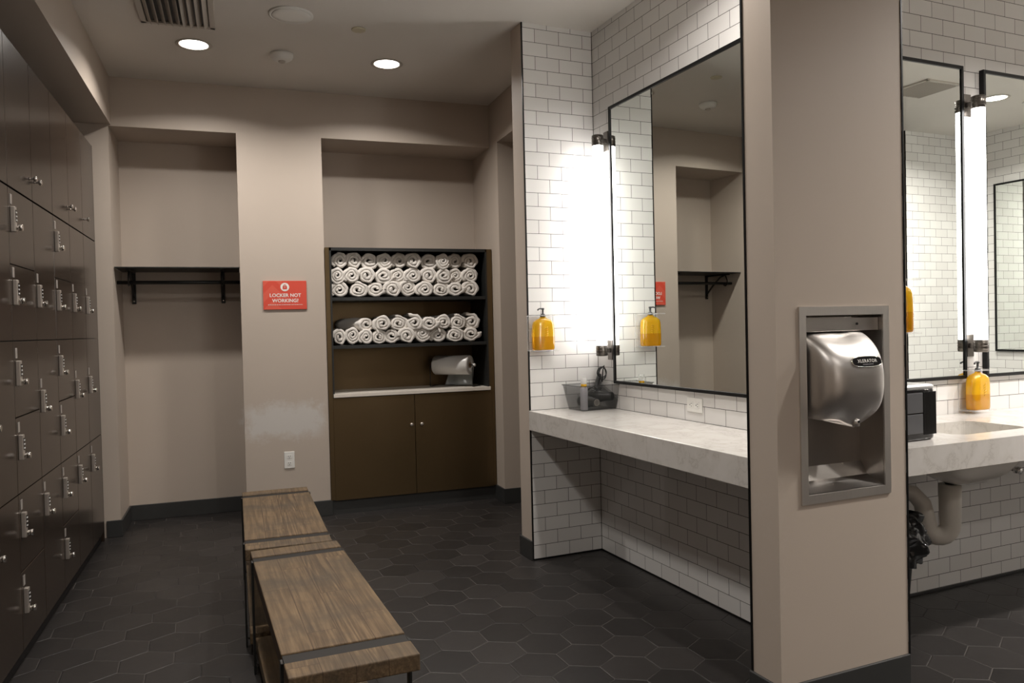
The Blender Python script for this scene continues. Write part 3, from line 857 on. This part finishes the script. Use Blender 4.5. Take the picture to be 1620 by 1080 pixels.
# ------------------------------------------------------------------ soap dispensers in acrylic holders
def soap(label, hlabel, origin, rotz, mirror_left=False, zb=0.0):
    """holder back plate on wall at local y=0, facing -y; origin at shelf top, centre"""
    g = 'amber soap bottles'
    h = thing('bottle_holder', hlabel, 'holder', origin, rotz, 'clear acrylic wall holders')
    m = MB()
    m.box(-.080, .080, -.006, -.0005, -.006, .198, bev=.001, seg=1)
    m.box(-.080, .080, -.088, -.006, -.006, -.0005, bev=.001, seg=1)
    for s_ in (-1, 1): m.box(s_ * .080, s_ * .018, -.088, -.006, .193, .198, bev=.001, seg=1)
    m.box(-.018, .018, -.088, -.066, .193, .198); m.box(-.018, .018, -.030, -.006, .193, .198)
    m.build('acrylic_bracket', M['acrylic'], h)
    t = thing('soap_bottle', label, 'soap bottle', Vector(origin) + Vector((0, 0, .0005)), rotz, g)
    # flat, square-shouldered bottle
    prof = [(.90, 0), (.97, .004), (1.0, .012), (1.02, .06), (1.0, .11), (.97, .140), (.88, .158), (.66, .171), (.40, .179), (.27, .184), (.26, .188)]
    m = MB(); rings = []; seg = 48
    for k, (f, z) in enumerate(prof):
        wx = .066 * f; wy = .032 * min(1, f * 1.1); e = 2 / (3.2 if f > .6 else 2.2)
        ring = []
        for i in range(seg):
            a = 2 * pi * i / seg; ca, sa = cos(a), sin(a)
            ring.append(m.bm.verts.new((math.copysign(abs(ca) ** e, ca) * wx, -.048 + math.copysign(abs(sa) ** e, sa) * wy, z)))
        rings.append(ring)
    for a, b in zip(rings, rings[1:]):
        for i in range(seg): m.bm.faces.new((a[i], a[(i + 1) % seg], b[(i + 1) % seg], b[i])).smooth = True
    m.bm.faces.new(rings[0][::-1]); m.bm.faces.new(rings[-1])
    m.build('bottle', M['amber'], t)
    # embossed sprig and lettering on the face
    m = MB()
    for k in range(5):
        m.tube([(-.004 + k * .001, -.0805, .118 - k * .012), (.008, -.0810, .126 - k * .012), (.016, -.0800, .131 - k * .012)], .0013, 6)
    m.build('embossed_sprig', M['amber'], t)
    m = MB(); m.lathe([(.016, .188), (.016, .196), (.0125, .200), (.0125, .204), (.006, .206), (.006, .228), (.009, .229), (.009, .238)], 20, (0, -.048, 0))
    m.tube([(0, -.048, .234), (-.018, -.052, .235), (-.032, -.056, .231), (-.036, -.057, .226)], .0045, 8)
    m.build('pump', M['pump'], t)
    return t
soap('amber soap bottle with grey pump on the tiled wall left of the vanity mirror', 'clear acrylic holder on the tiled wall left of the vanity mirror', B(-.382, 0, 1.208), DL)
soap('amber soap bottle standing low beside the sink, under the tube light', 'clear acrylic holder low on the wall behind the sink', B(1.345, SV, .880), DL)
soap('amber soap bottle half hidden behind the right edge of the pillar', 'clear acrylic holder half hidden behind the pillar', B(PR, -1.918, 1.288), DL + pi / 2)

# ------------------------------------------------------------------ basket with hair dryers
BO = B(-.239, -.232, ZC); 
bv = (B(-.008, -.212) - B(-.239, -.227)); brot = atan2(bv.y, bv.x) 
t = thing('storage_basket', 'smoked translucent plastic basket on the vanity counter corner', 'basket', BO + Vector((.004, .006, .0006)), brot)
BL, BW, BHH = .226, .150, .142
m = MB(); g_ = .024
def ring_at(f, inset):
    z = BHH * f; e = g_ * f - inset
    return [(-e, -e, z), (BL + e, -e, z), (BL + e, BW + e, z), (-e, BW + e, z)]
def loop(pts): return [m.bm.verts.new(p) for p in pts]
o0, o1 = loop(ring_at(0, 0)), loop(ring_at(1, 0)); i1 = loop(ring_at(1, .0025)); i0 = loop([(a + .0, b, .003) for a, b, c in ring_at(0, .0025)])
for A_, B_ in ((o0, o1), (o1, i1), (i1, i0)):
    for k in range(4): m.bm.faces.new((A_[k], A_[(k + 1) % 4], B_[(k + 1) % 4], B_[k]))
m.bm.faces.new(o0[::-1]); m.bm.faces.new(i0)
m.build('basket_body', M['smoke'], t)
m = MB(); e = g_ + .004
for a in ((-e, BL + e, -e, -e + .005), (-e, BL + e, BW + e - .005, BW + e), (-e, -e + .005, -e, BW + e), (BL + e - .005, BL + e, -e, BW + e)):
    m.box(a[0], a[1], a[2], a[3], BHH - .004, BHH + .002, bev=.001, seg=1)
m.build('rim', M['smoke'], t)
bmx = Matrix.Translation(BO) @ Matrix.Rotation(brot, 4, 'Z')
def dryer_hair(label, loc, rz, ry, rx=0, grille=True):
    t = thing('hair_dryer', label, 'hair dryer', bmx @ Vector(loc), 0, 'black hair dryers in the basket')
    t.rotation_euler = (rx, ry, brot + rz)
    m = MB()   # barrel along local -y (nozzle at -y)
    prof = [(.020, -.085), (.024, -.083), (.026, -.045), (.034, -.015), (.037, .015), (.036, .045), (.026, .062), (.010, .068)]
    seg = 28; rings = [[m.bm.verts.new((cos(2 * pi * k / seg) * r, y_, sin(2 * pi * k / seg) * r)) for k in range(seg)] for r, y_ in prof]
    for a, b in zip(rings, rings[1:]):
        for k in range(seg): m.bm.faces.new((a[k], a[(k + 1) % seg], b[(k + 1) % seg], b[k])).smooth = True
    m.bm.faces.new(rings[0][::-1]); m.bm.faces.new(rings[-1])
    m.build('barrel', M['dark'], t)
    MB().tube([(0, .02, .028), (0, .030, .06), (0, .036, .10), (0, .036, .135), (0, .034, .150)], .015, 14, radii=[.018, .0155, .0145, .014, .010]).build('handle', M['dark'], t)
    if grille:
        g = MB(); g.tube([(cos(a) * .0175, -.087, sin(a) * .0175) for a in [2 * pi * k / 24 for k in range(24)]], .0022, 6, closed=True)
        for k in range(-2, 3):
            c_ = sqrt(max(0, .0175 ** 2 - (k * .006) ** 2))
            g.tube([(k * .006, -.087, -c_), (k * .006, -.087, c_)], .0010, 6); g.tube([(-c_, -.087, k * .006), (c_, -.087, k * .006)], .0010, 6)
        g.build('nozzle_grille', M['lockbody'], t)
    return t
dryer_hair('black hair dryer in the basket with round silver nozzle grille facing out', (.092, .095, .044), 0.10, radians(62))
d2 = dryer_hair('black hair dryer in the basket, handle sticking up with coiled cord', (.168, .085, .072), .55, radians(38), grille=False)
m = MB()
cc = bmx @ Vector((.205, .10, .20))
for k in range(3):
    m.tube([(cos(a) * (.024 + .004 * k), .004 * k + .004 * sin(a * 2), sin(a) * (.036 - .003 * k) + .004 * k) for a in [2 * pi * q / 28 for q in range(28)]], .0028, 8, closed=True)
m.tube([(-.004, .004, -.034), (-.02, 0, -.065), (-.055, -.02, -.09), (-.10, -.03, -.115), (-.13, -.02, -.14)], .0028, 8)
m.tube([(-.01, .0, .028), (.012, 0, .044), (.004, .002, .020), (-.004, 0, -.05)], .0035, 8)
for k in range(5):
    m.tube([(-.135 + k * .004, -.06 + .02 * k, -.075 - .006 * k), (-.10, -.06 + .02 * k, -.068 - .008 * k), (-.062, -.055 + .02 * k, -.090 - .004 * k)], .0026, 6)
tag(m.build('power_cord', M['dark'], loc=cc, rotz=brot), 'black coiled power cord rising above the basket rim', 'cord')
t = thing('lotion_bottle', 'pearl grey bottle with clear cap standing in the basket', 'bottle', bmx @ Vector((.030, .030, .0042)), brot + .2)
m = MB(); m.lathe([(.020, 0), (.022, .004), (.022, .118), (.019, .128), (.017, .130)], 28, sx=1.0, sy=.75, power=2.6); m.build('bottle_body', M['bottle_grey'], t)
MB().lathe([(.0165, .1302), (.0165, .146), (.016, .147)], 24).build('amber_band', M['amber'], t)
MB().lathe([(.0165, .1472), (.018, .149), (.018, .182), (.016, .184)], 24).build('cap', M['clearp'], t)

# ------------------------------------------------------------------ hand dryer in its recessed steel frame
t = thing('recess_kit', 'recessed brushed steel wall box framing the hand dryer on the pillar', 'wall box', B(0, WV), DL)
FU0, FU1, FZ0, FZ1 = -.373, .047, .714, 1.388
m = MB(); y0, y1 = -.006, -.0005
m.prism([(FU0, FZ0), (FU1, FZ0), (RU1 - .002, RZ0 + .002), (RU0 + .002, RZ0 + .002)], y0, y1)
m.prism([(FU0, FZ1), (RU0 + .002, RZ1 - .002), (RU1 - .002, RZ1 - .002), (FU1, FZ1)], y0, y1)
m.prism([(FU0, FZ0), (RU0 + .002, RZ0 + .002), (RU0 + .002, RZ1 - .002), (FU0, FZ1)], y0, y1)
m.prism([(FU1, FZ0), (FU1, FZ1), (RU1 - .002, RZ1 - .002), (RU1 - .002, RZ0 + .002)], y0, y1)
m.build('face_frame', M['steeld'], t)
m = MB(); th = .002; a0, a1, b0, b1, D = RU0 + .001, RU1 - .001, RZ0 + .001, RZ1 - .001, RD - .002
m.box(a0, a0 + th, 0, D, b0, b1); m.box(a1 - th, a1, 0, D, b0, b1); m.box(a0, a1, 0, D, b1 - th, b1); m.box(a0, a1, D - th, D, b0, b1)
m.prism([(a0, 0), (a1, 0)][:0] or [(a0, b0), (a1, b0), (a1, b0 + th), (a0, b0 + th)], 0, D)
# sloping sill at the bottom of the recess
v0 = [m.bm.verts.new(p) for p in ((a0, 0, b0 + .004), (a1, 0, b0 + .004), (a1, D - .03, b0 + .030), (a0, D - .03, b0 + .030), (a1, D - th, b0 + .075), (a0, D - th, b0 + .075))]
m.bm.faces.new((v0[0], v0[1], v0[2], v0[3])); m.bm.faces.new((v0[3], v0[2], v0[4], v0[5]))
m.build('liner', M['liner'], t)
m = MB(); m.box(a0 + .003, a0 + .22, .004, .012, RZ1 - .058, RZ1 - .008, bev=.001, seg=1); m.box(a0 + .22, a1 - .003, .014, .02, RZ1 - .058, RZ1 - .012, bev=.001, seg=1)
m.build('top_bracket', M['steel'], t)
MB().cyl((-.10, .001, RZ1 - .034), .0045, .004, 'y', 12).build('screw', M['dark'], t)

HD0, HD1, HB, HT, HP = -.334, -.040, 1.008, 1.312, .100     # width range, bottom, top, protrusion in front of wall
hd = thing('hand_dryer', 'rounded brushed steel hand dryer in the wall box on the pillar', 'hand dryer', B((HD0 + HD1) / 2, WV + RD - .004, 0), DL)
HW = (HD1 - HD0) / 2; HDEP = RD - .004 + HP
def hd_depth(zt):          # 0 bottom .. 1 top
    top = (1 - max(0, (zt - .40) / .60) ** 2.4 * .985) ** .5
    bot = (1 - max(0, (.42 - zt) / .42) ** 3.0 * .42) ** .6
    return top * bot
def hd_pt(a, b):
    # a 0..1 across (through the rounded side walls), b 0..1 bottom to top
    s_ = -1 + 2 * a; z = b
    zz = HB + (HT - HB) * z
    wloc = HW * (1 - .10 * max(0, (.16 - z) / .16) ** 2)
    d = hd_depth(z) * HDEP
    # super-ellipse section in plan
    ph = pi * (a); cx, sy = -cos(ph), sin(ph)
    n = 2 / 4.6
    x = math.copysign(abs(cx) ** n, cx) * wloc; y = -abs(sy) ** n * d
    nz = math.exp(-((x + .0) / .042) ** 2)            # nozzle lobe at the bottom centre
    if z < .22:
        zz -= nz * .026 * (1 - z / .22) ** 1.2 * abs(sy) ** .3 + .010 * (1 - z / .22) * abs(sy)
        y -= nz * .012 * (1 - z / .22) * abs(sy)
    return (x, y, zz)
m = MB(); g = m.grid(hd_pt, 73, 49)
m.bm.faces.new([v for v in g[0]]).smooth = True
m.bm.faces.new([v for v in g[-1]][::-1]).smooth = True
o = m.build('cover', M['steel'], hd)
# nozzle sensor and outlet
def on_face(x, z):
    """surface y of the cover at local x and world z"""
    b = (z - HB) / (HT - HB); q = abs(x) / HW; n = 2 / 4.6
    cx = q ** (1 / n); sy = sqrt(max(0, 1 - cx * cx))
    return -(sy ** n) * hd_depth(b) * HDEP
m = MB(); zn = 1.008
m.lathe([(.0105, 0), (.012, .001), (.012, .022), (.0105, .023)], 20, (0, on_face(0, 1.02) - .006, zn - .030)); m.build('nozzle', M['steel'], hd); MB().cyl((0, on_face(0, 1.02) - .0195, zn - .014), .0045, .004, 'y', 14).build('sensor_eye', M['dark'], hd)
zpl = 1.197; yf = on_face(0, zpl); slope = (on_face(0, zpl + .015) - on_face(0, zpl - .015)) / .030
badge = bpy.data.objects.new('badge', None)
m = MB(); hw, hh = .064, .0165
pts = []
for k in range(48):
    a = 2 * pi * k / 48; ca, sa = cos(a), sin(a)
    pts.append((math.copysign(abs(ca) ** .75, ca) * hw * (1 - .10 * (sa < 0) * abs(sa)), math.copysign(abs(sa) ** .55, sa) * hh))
top = [m.bm.verts.new((x, -.0032, z)) for x, z in pts]; bot = [m.bm.verts.new((x * 1.03, .004, z * 1.05)) for x, z in pts]
m.bm.faces.new(top)
for k in range(48): m.bm.faces.new((top[k], bot[k], bot[(k + 1) % 48], top[(k + 1) % 48])).smooth = True
BX = .026
bd = m.build('badge', M['gloss'], hd, loc=(BX, on_face(BX, zpl) - .0005, zpl)); bd.rotation_euler = (atan2(slope, 1) * -1, 0, 0)
m = MB(); m.tube([(x * 1.05, -.0008, z * 1.10) for x, z in pts], .0022, 8, closed=True)
m.build('badge_rim', M['chrome'], bd)
tx = text_mesh('XLERATOR', .0165, 'badge_lettering', M['white'], bd, (0, -.0036, .0020), RX, extrude=.0003, bold=.0001, spacing=1.1)
m = MB(); rnd2 = random.Random(3); xx = -.024
while xx < .024:
    q = rnd2.uniform(.002, .005); m.box(xx, xx + q, -.0038, -.0032, -.0105, -.0085); xx += q + .0012
m.build('badge_small_print', M['silver'], bd)
box(-.12, .12, -.020, .0, HB - .004, HB + .02).build('back_plate', M['dark'], hd)

# ------------------------------------------------------------------ sink counter with undermount basin
ZS, SF = .8612, -1.990
HU0, HU1, HV0, HV1, HR = .60, 1.045, -1.865, -1.575, .055
def rrect(u0, u1, v0, v1, r, n=8):
    out = []
    for cx, cy, a0 in ((u1 - r, v0 + r, -pi / 2), (u1 - r, v1 - r, 0), (u0 + r, v1 - r, pi / 2), (u0 + r, v0 + r, pi)):
        for k in range(n + 1):
            a = a0 + pi / 2 * k / n; out.append((cx + r * cos(a), cy + r * sin(a)))
    return out
t = thing('sink_counter', 'white marble counter with undermount sink right of the pillar', 'counter', ORI, DL)
def slab_with_holes(u0, u1, v0, v1, z0, z1, holes):
    bm = bmesh.new()
    # split the slab in strips, one per hole, and bridge each rim to its strip outline
    xs = [u0]; 
    for a, b in zip(holes, holes[1:]): xs.append((a[1] + b[0]) / 2)
    xs.append(u1)
    for (h, a, b) in zip(holes, xs, xs[1:]):
        rim = rrect(h[0], h[1], h[2], h[3], HR); cu, cv = (h[0] + h[1]) / 2, (h[2] + h[3]) / 2
        outl = []
        for (x, y_) in rim:
            dx, dy = x - cu, y_ - cv
            s1 = ((b if dx > 0 else a) - cu) / dx if abs(dx) > 1e-9 else 1e9
            s2 = ((v1 if dy > 0 else v0) - cv) / dy if abs(dy) > 1e-9 else 1e9
            q = min(s1, s2); outl.append((cu + dx * q, cv + dy * q))
        # force the four outline corners
        for cxy in ((a, v0), (b, v0), (b, v1), (a, v1)):
            k = min(range(len(outl)), key=lambda i: (outl[i][0] - cxy[0]) ** 2 + (outl[i][1] - cxy[1]) ** 2); outl[k] = cxy
        n = len(rim); V = lambda L_, z: [bm.verts.new((x, y_, z)) for x, y_ in L_]
        rt_, ot, rb, ob = V(rim, z1), V(outl, z1), V(rim, z0), V(outl, z0)
        for k in range(n):
            j = (k + 1) % n
            bm.faces.new((rt_[k], rt_[j], ot[j], ot[k])); bm.faces.new((rb[k], ob[k], ob[j], rb[j]))
            bm.faces.new((rt_[k], rb[k], rb[j], rt_[j])); bm.faces.new((ot[k], ot[j], ob[j], ob[k]))
    return bm
m = MB(); m.bm.free(); m.bm = slab_with_holes(PR + .002, 4.0, SF, SV - .002, ZS - .103, ZS, [(HU0, HU1, HV0, HV1), (HU0 + 1.45, HU1 + 1.45, HV0, HV1)])
m.build('marble_slab', M['marble'], t)
def basin(du, nm='basin'):
    m = MB(); loops = []
    for f, z in ((1.02, ZS - .1035), (.99, ZS - .12), (.90, ZS - .150), (.74, ZS - .185), (.54, ZS - .212), (.34, ZS - .228), (.10, ZS - .235)):
        cu, cv = (HU0 + HU1) / 2 + du, (HV0 + HV1) / 2
        loops.append([m.bm.verts.new((cu + (x - cu + du) * f, cv + (y_ - cv) * f, z)) for x, y_ in rrect(HU0, HU1, HV0, HV1, HR + .03)])
    n = len(loops[0])
    for a, b in zip(loops, loops[1:]):
        for k in range(n): m.bm.faces.new((a[k], a[(k + 1) % n], b[(k + 1) % n], b[k])).smooth = True
    m.bm.faces.new(loops[-1])
    o = m.build(nm, M['porcelain'], t); sm = o.modifiers.new('s', 'SOLIDIFY'); sm.thickness = .010; sm.offset = 1
    return o
basin(0); basin(1.45)

# plumbing
def arc(c, r, a0, a1, n, fr): return [fr(c, r, a0 + (a1 - a0) * k / n) for k in range(n + 1)]
t = thing('drain_trap', 'white covered drain trap under the sink', 'drain pipe', ORI, DL)
m = MB()
UB, VB = .812, -1.66
pth = [(UB, VB, .605), (UB, VB, .50), (UB, VB, .43)]
dv = Vector((-.80, .60, 0)).normalized()
for k in range(1, 9):
    a = pi * k / 9; q = Vector((UB, VB, .425)) + dv * (.048 * (1 - cos(a))) + Vector((0, 0, -.052 * sin(a))); pth.append(tuple(q))
e_ = Vector((UB, VB, .425)) + dv * .100
for q in ((0, .0, .03), (.012, 0, .09), (.05, 0, .135), (.12, 0, .150), (.26, 0, .155)): pth.append(tuple(e_ + dv * q[0] + Vector((0, 0, q[2]))))
m.tube(pth, .042, 22, radii=[.046, .045, .043] + [.042] * 8 + [.040, .037, .035, .033, .033]); m.build('trap_cover', M['pvc'], t)
m = MB(); m.lathe([(.016, 0), (.022, .010), (.022, .016), (.03, .018), (.03, .03)], 20, (UB, VB, .600)); m.build('tailpiece', M['dark'], t)
m = MB(); m.tube([(UB + .004, VB, .378), (UB, VB - .002, .366)], .022, 14); m.build('cleanout_cap', M['pvc'], t)
def stop_valve(label, u, z, lines=True):
    t = thing('stop_valve', label, 'valve', ORI, DL, 'water stop valves under the sinks')
    m = MB(); m.cyl((u, SV - .010, z), .026, .0095, 'y', 24); m.build('escutcheon', M['chrome'], t)
    m = MB(); m.cyl((u, SV - .07, z), .009, .062, 'y', 16); m.lathe([(.013, -.014), (.013, .018)], 16, (u, SV - .065, z)); m.build('valve_body', M['chrome'], t)
    m = MB(); m.lathe([(.004, -.006), (.017, -.005), (.018, .0), (.017, .005), (.004, .006)], 20)
    bmesh.ops.rotate(m.bm, verts=m.bm.verts, matrix=Matrix.Rotation(pi / 2, 3, 'X')); bmesh.ops.translate(m.bm, verts=m.bm.verts, vec=(u, SV - .085, z))
    m.build('handle', M['chrome'], t)
    if lines: MB().tube([(u, SV - .065, z + .018), (u + .004, SV - .066, z + .07), (u - .012, SV - .09, z + .12), (u - .010, SV - .11, z + .17)], .005, 8).build('supply_hose', M['blackmetal'], t)
    return t
stop_valve('left chrome stop valve under the sink, beside the pillar', .690, .600)
stop_valve('right chrome stop valve under the sink, against the drain trap', .750, .600)
stop_valve('dark stop valve on the tiles at the right picture edge', 1.60, .555, False)

# trash bin with bag
t = thing('trash_bin', 'black tapered trash bin lined with a crumpled glossy black bag', 'trash bin', B(.335, -1.70, 0), DL)
m = MB(); m.lathe([(.085, 0), (.09, .004), (.135, .52), (.137, .525), (.132, .525), (.086, .01)], 40); m.build('bin_body', M['binblack'], t)
m = MB()
def bag(u, v):
    a = 2 * pi * u; z = .555 - .205 * v
    r = .118 + .050 * sin(pi * min(1, v * 1.05)) ** .6 if v > .02 else .112
    q = Vector((cos(a) * 2.2, sin(a) * 2.2, z * 17)); 
    r += .030 * noise.noise(q) + .016 * abs(noise.noise(q * 2.6)) + .010 * sin(a * 9 + z * 60)
    if v > .8: r = max(r, .150 + .01 * sin(a * 7))
    return (cos(a) * r, sin(a) * r, z + .012 * noise.noise(q * 1.4))
m.grid(bag, 120, 34, wrap_u=True); o = m.build('bin_bag', M['bag'], t); sm = o.modifiers.new('s', 'SOLIDIFY'); sm.thickness = .001

# black countertop dispenser
t = thing('towel_dispenser', 'glossy black countertop box with silver lid beside the sink', 'dispenser', B(.335, -1.800, ZS + .0006), DL + radians(2))
m = MB(); m.lathe([(.9, 0), (.98, .004), (1, .012), (1, .196), (.99, .200)], 60, sx=.112, sy=.088, power=6.0); m.build('housing', M['gloss'], t)
m = MB()
for k in range(11):
    x = .030 + k * .0068; m.box(x, x + .0035, -.0905, -.086, .022, .190, bev=.001, seg=1)
m.build('ribbed_panel', M['dark'], t)
m = MB(); m.box(-.085, .022, -.0915, -.086, .030, .105, bev=.002); m.box(-.085, .022, -.0915, -.086, .110, .188, bev=.002); m.build('front_panel', M['greyp'], t)
m = MB(); m.lathe([(.995, .2005), (1.02, .203), (1.01, .213), (.93, .218), (.6, .2195)], 60, sx=.112, sy=.088, power=6.0); m.build('lid', M['silver'], t)
MB().cyl((.1115, -.02, .155), .006, .008, 'x', 12).build('side_button', M['silver'], t)

# ------------------------------------------------------------------ ceiling fittings
def downlight(label, x, y, bspace=False, watts=DOWNLIGHT_W):
    loc = B(x, y, CEIL) if bspace else Vector((x, y, CEIL))
    t = thing('recessed_downlight', label, 'ceiling light', loc, 0, 'recessed ceiling downlights')
    m = MB(); rings = []
    for r, z in [(.082, 0), (.100, -.001), (.102, -.004), (.086, -.006), (.080, -.003)]:
        rings.append([m.bm.verts.new((cos(2 * pi * k / 40) * r, sin(2 * pi * k / 40) * r, z - .0003)) for k in range(40)])
    for a, b in zip(rings, rings[1:] + [rings[0]]):
        for k in range(40): m.bm.faces.new((a[k], a[(k + 1) % 40], b[(k + 1) % 40], b[k])).smooth = True
    m.build('trim_ring', M['vent_w'], t)
    MB().cyl((0, 0, -.0034), .079, .003, 'z', 40).build('lens', M['lens'], t)
    ld = bpy.data.lights.new('downlight_lamp', 'AREA'); ld.shape = 'DISK'; ld.size = .14; ld.energy = watts; ld.color = DOWN_COL
    ld.spread = radians(150)
    lo = bpy.data.objects.new('downlight_lamp', ld); COL.objects.link(lo); lo.parent = t; lo.location = (0, 0, -.008)
LBL = ['glowing round downlight nearer the air vent, over the lockers', 'glowing round downlight towards the tiled wing wall', 'round downlight over the near bench, outside the picture',
       'round downlight in front of the vanity, outside the picture', 'added fill downlight above the camera, outside the picture', 'added fill downlight behind the camera on the right, outside the picture', 'added fill downlight at the entrance, outside the picture']  # camera and entrance downlights are unseen additions that lift the room light
for (x, y), lb in zip(DOWN_A, LBL): downlight(lb, x, y)
downlight('round downlight seen reflected in the right sink mirror', 3.72, -2.87, True, 40)
downlight('added fill downlight over the near sink, outside the picture', 1.44, -2.87, True, 34)  # unseen lamp, added to brighten the sink zone
downlight('added fill downlight over the sink aisle, outside the picture', 2.42, -2.80, True, 40)  # another unseen lamp added to lift the sink wall

VX0, VX1, VY0, VY1 = -.452, -.072, 4.10, 4.69
t = thing('air_vent', 'large white ceiling air vent with angled louvres at the picture top', 'vent', ((VX0 + VX1) / 2, (VY0 + VY1) / 2, CEIL))
hx, hy = (VX1 - VX0) / 2, (VY1 - VY0) / 2
box(-hx + .01, hx - .01, -hy + .01, hy - .01, -.003, -.001).build('backing', M['slot'], t)
m = MB()
for a in ((-hx, -hx + .028, -hy, hy), (hx - .028, hx, -hy, hy), (-hx, hx, -hy, -hy + .028), (-hx, hx, hy - .028, hy)): m.box(*a, -.014, -.0005, bev=.002)
m.build('frame', M['vent_w'], t)
for k in range(9):
    x = -hx + .045 + k * (2 * hx - .09) / 8
    m = MB(); tl = .011 if k < 5 else -.011
    a = [(-tl - .001, -.004), (-tl + .001, -.004), (tl + .001, -.028), (tl - .001, -.028)]
    m.prism([(x + p, q) for p, q in a], -hy + .028, hy - .028); m.build('louvre', M['vent_w'], t)
t = thing('air_vent', 'ceiling air vent seen reflected in the sink mirror', 'vent', B(2.92, -2.885, CEIL), DL)
box(-.16, .16, -.16, .16, -.003, -.001).build('backing', M['slot'], t)
m = MB()
for a in ((-.18, -.155, -.18, .18), (.155, .18, -.18, .18), (-.18, .18, -.18, -.155), (-.18, .18, .155, .18)): m.box(*a, -.012, -.0005, bev=.002)
m.build('frame', M['vent_w'], t)
for k in range(13):
    m = MB(); m.prism([(-.146 + k * .0243 - .008, -.004), (-.146 + k * .0243 - .006, -.004), (-.146 + k * .0243 + .010, -.018), (-.146 + k * .0243 + .008, -.018)], -.155, .155); m.build('louvre', M['vent_w'], t)

t = thing('smoke_detector', 'small white domed smoke detector between the two downlights', 'smoke detector', (.305, 5.02, CEIL))
m = MB(); m.lathe([(.070, -.0005), (.070, -.014), (.062, -.030), (.048, -.040), (.030, -.044), (.0, -.0445)][:5], 36); m.build('detector_body', M['white'], t)
MB().lathe([(.022, -.0442), (.022, -.050), (.016, -.054)], 24).build('sensor_cap', M['vent_w'], t)
t = thing('ceiling_speaker', 'flat round white ceiling speaker at the picture top', 'speaker', (.322, 4.385, CEIL))
m = MB(); m.lathe([(.118, -.0005), (.118, -.005), (.110, -.008), (.104, -.007)], 48); m.build('rim', M['white'], t)
MB().lathe([(.103, -.0072), (.100, -.010), (.06, -.0115)], 48).build('grille', M['white'], t)
t = tag(MB().lathe([(.040, -.0005), (.040, -.006), (.037, -.008)], 32).build('sprinkler_cover', M['offwhite'], loc=(.702, 4.492, CEIL)), 'small cream round sprinkler cover plate on the ceiling', 'sprinkler cover')
tag(MB().lathe([(.075, -.0005), (.075, -.006), (.068, -.009)], 36).build('ceiling_disc', M['white'], loc=B(4.12, -2.83, CEIL)), 'flat white ceiling disc seen reflected in the right sink mirror', 'ceiling disc')
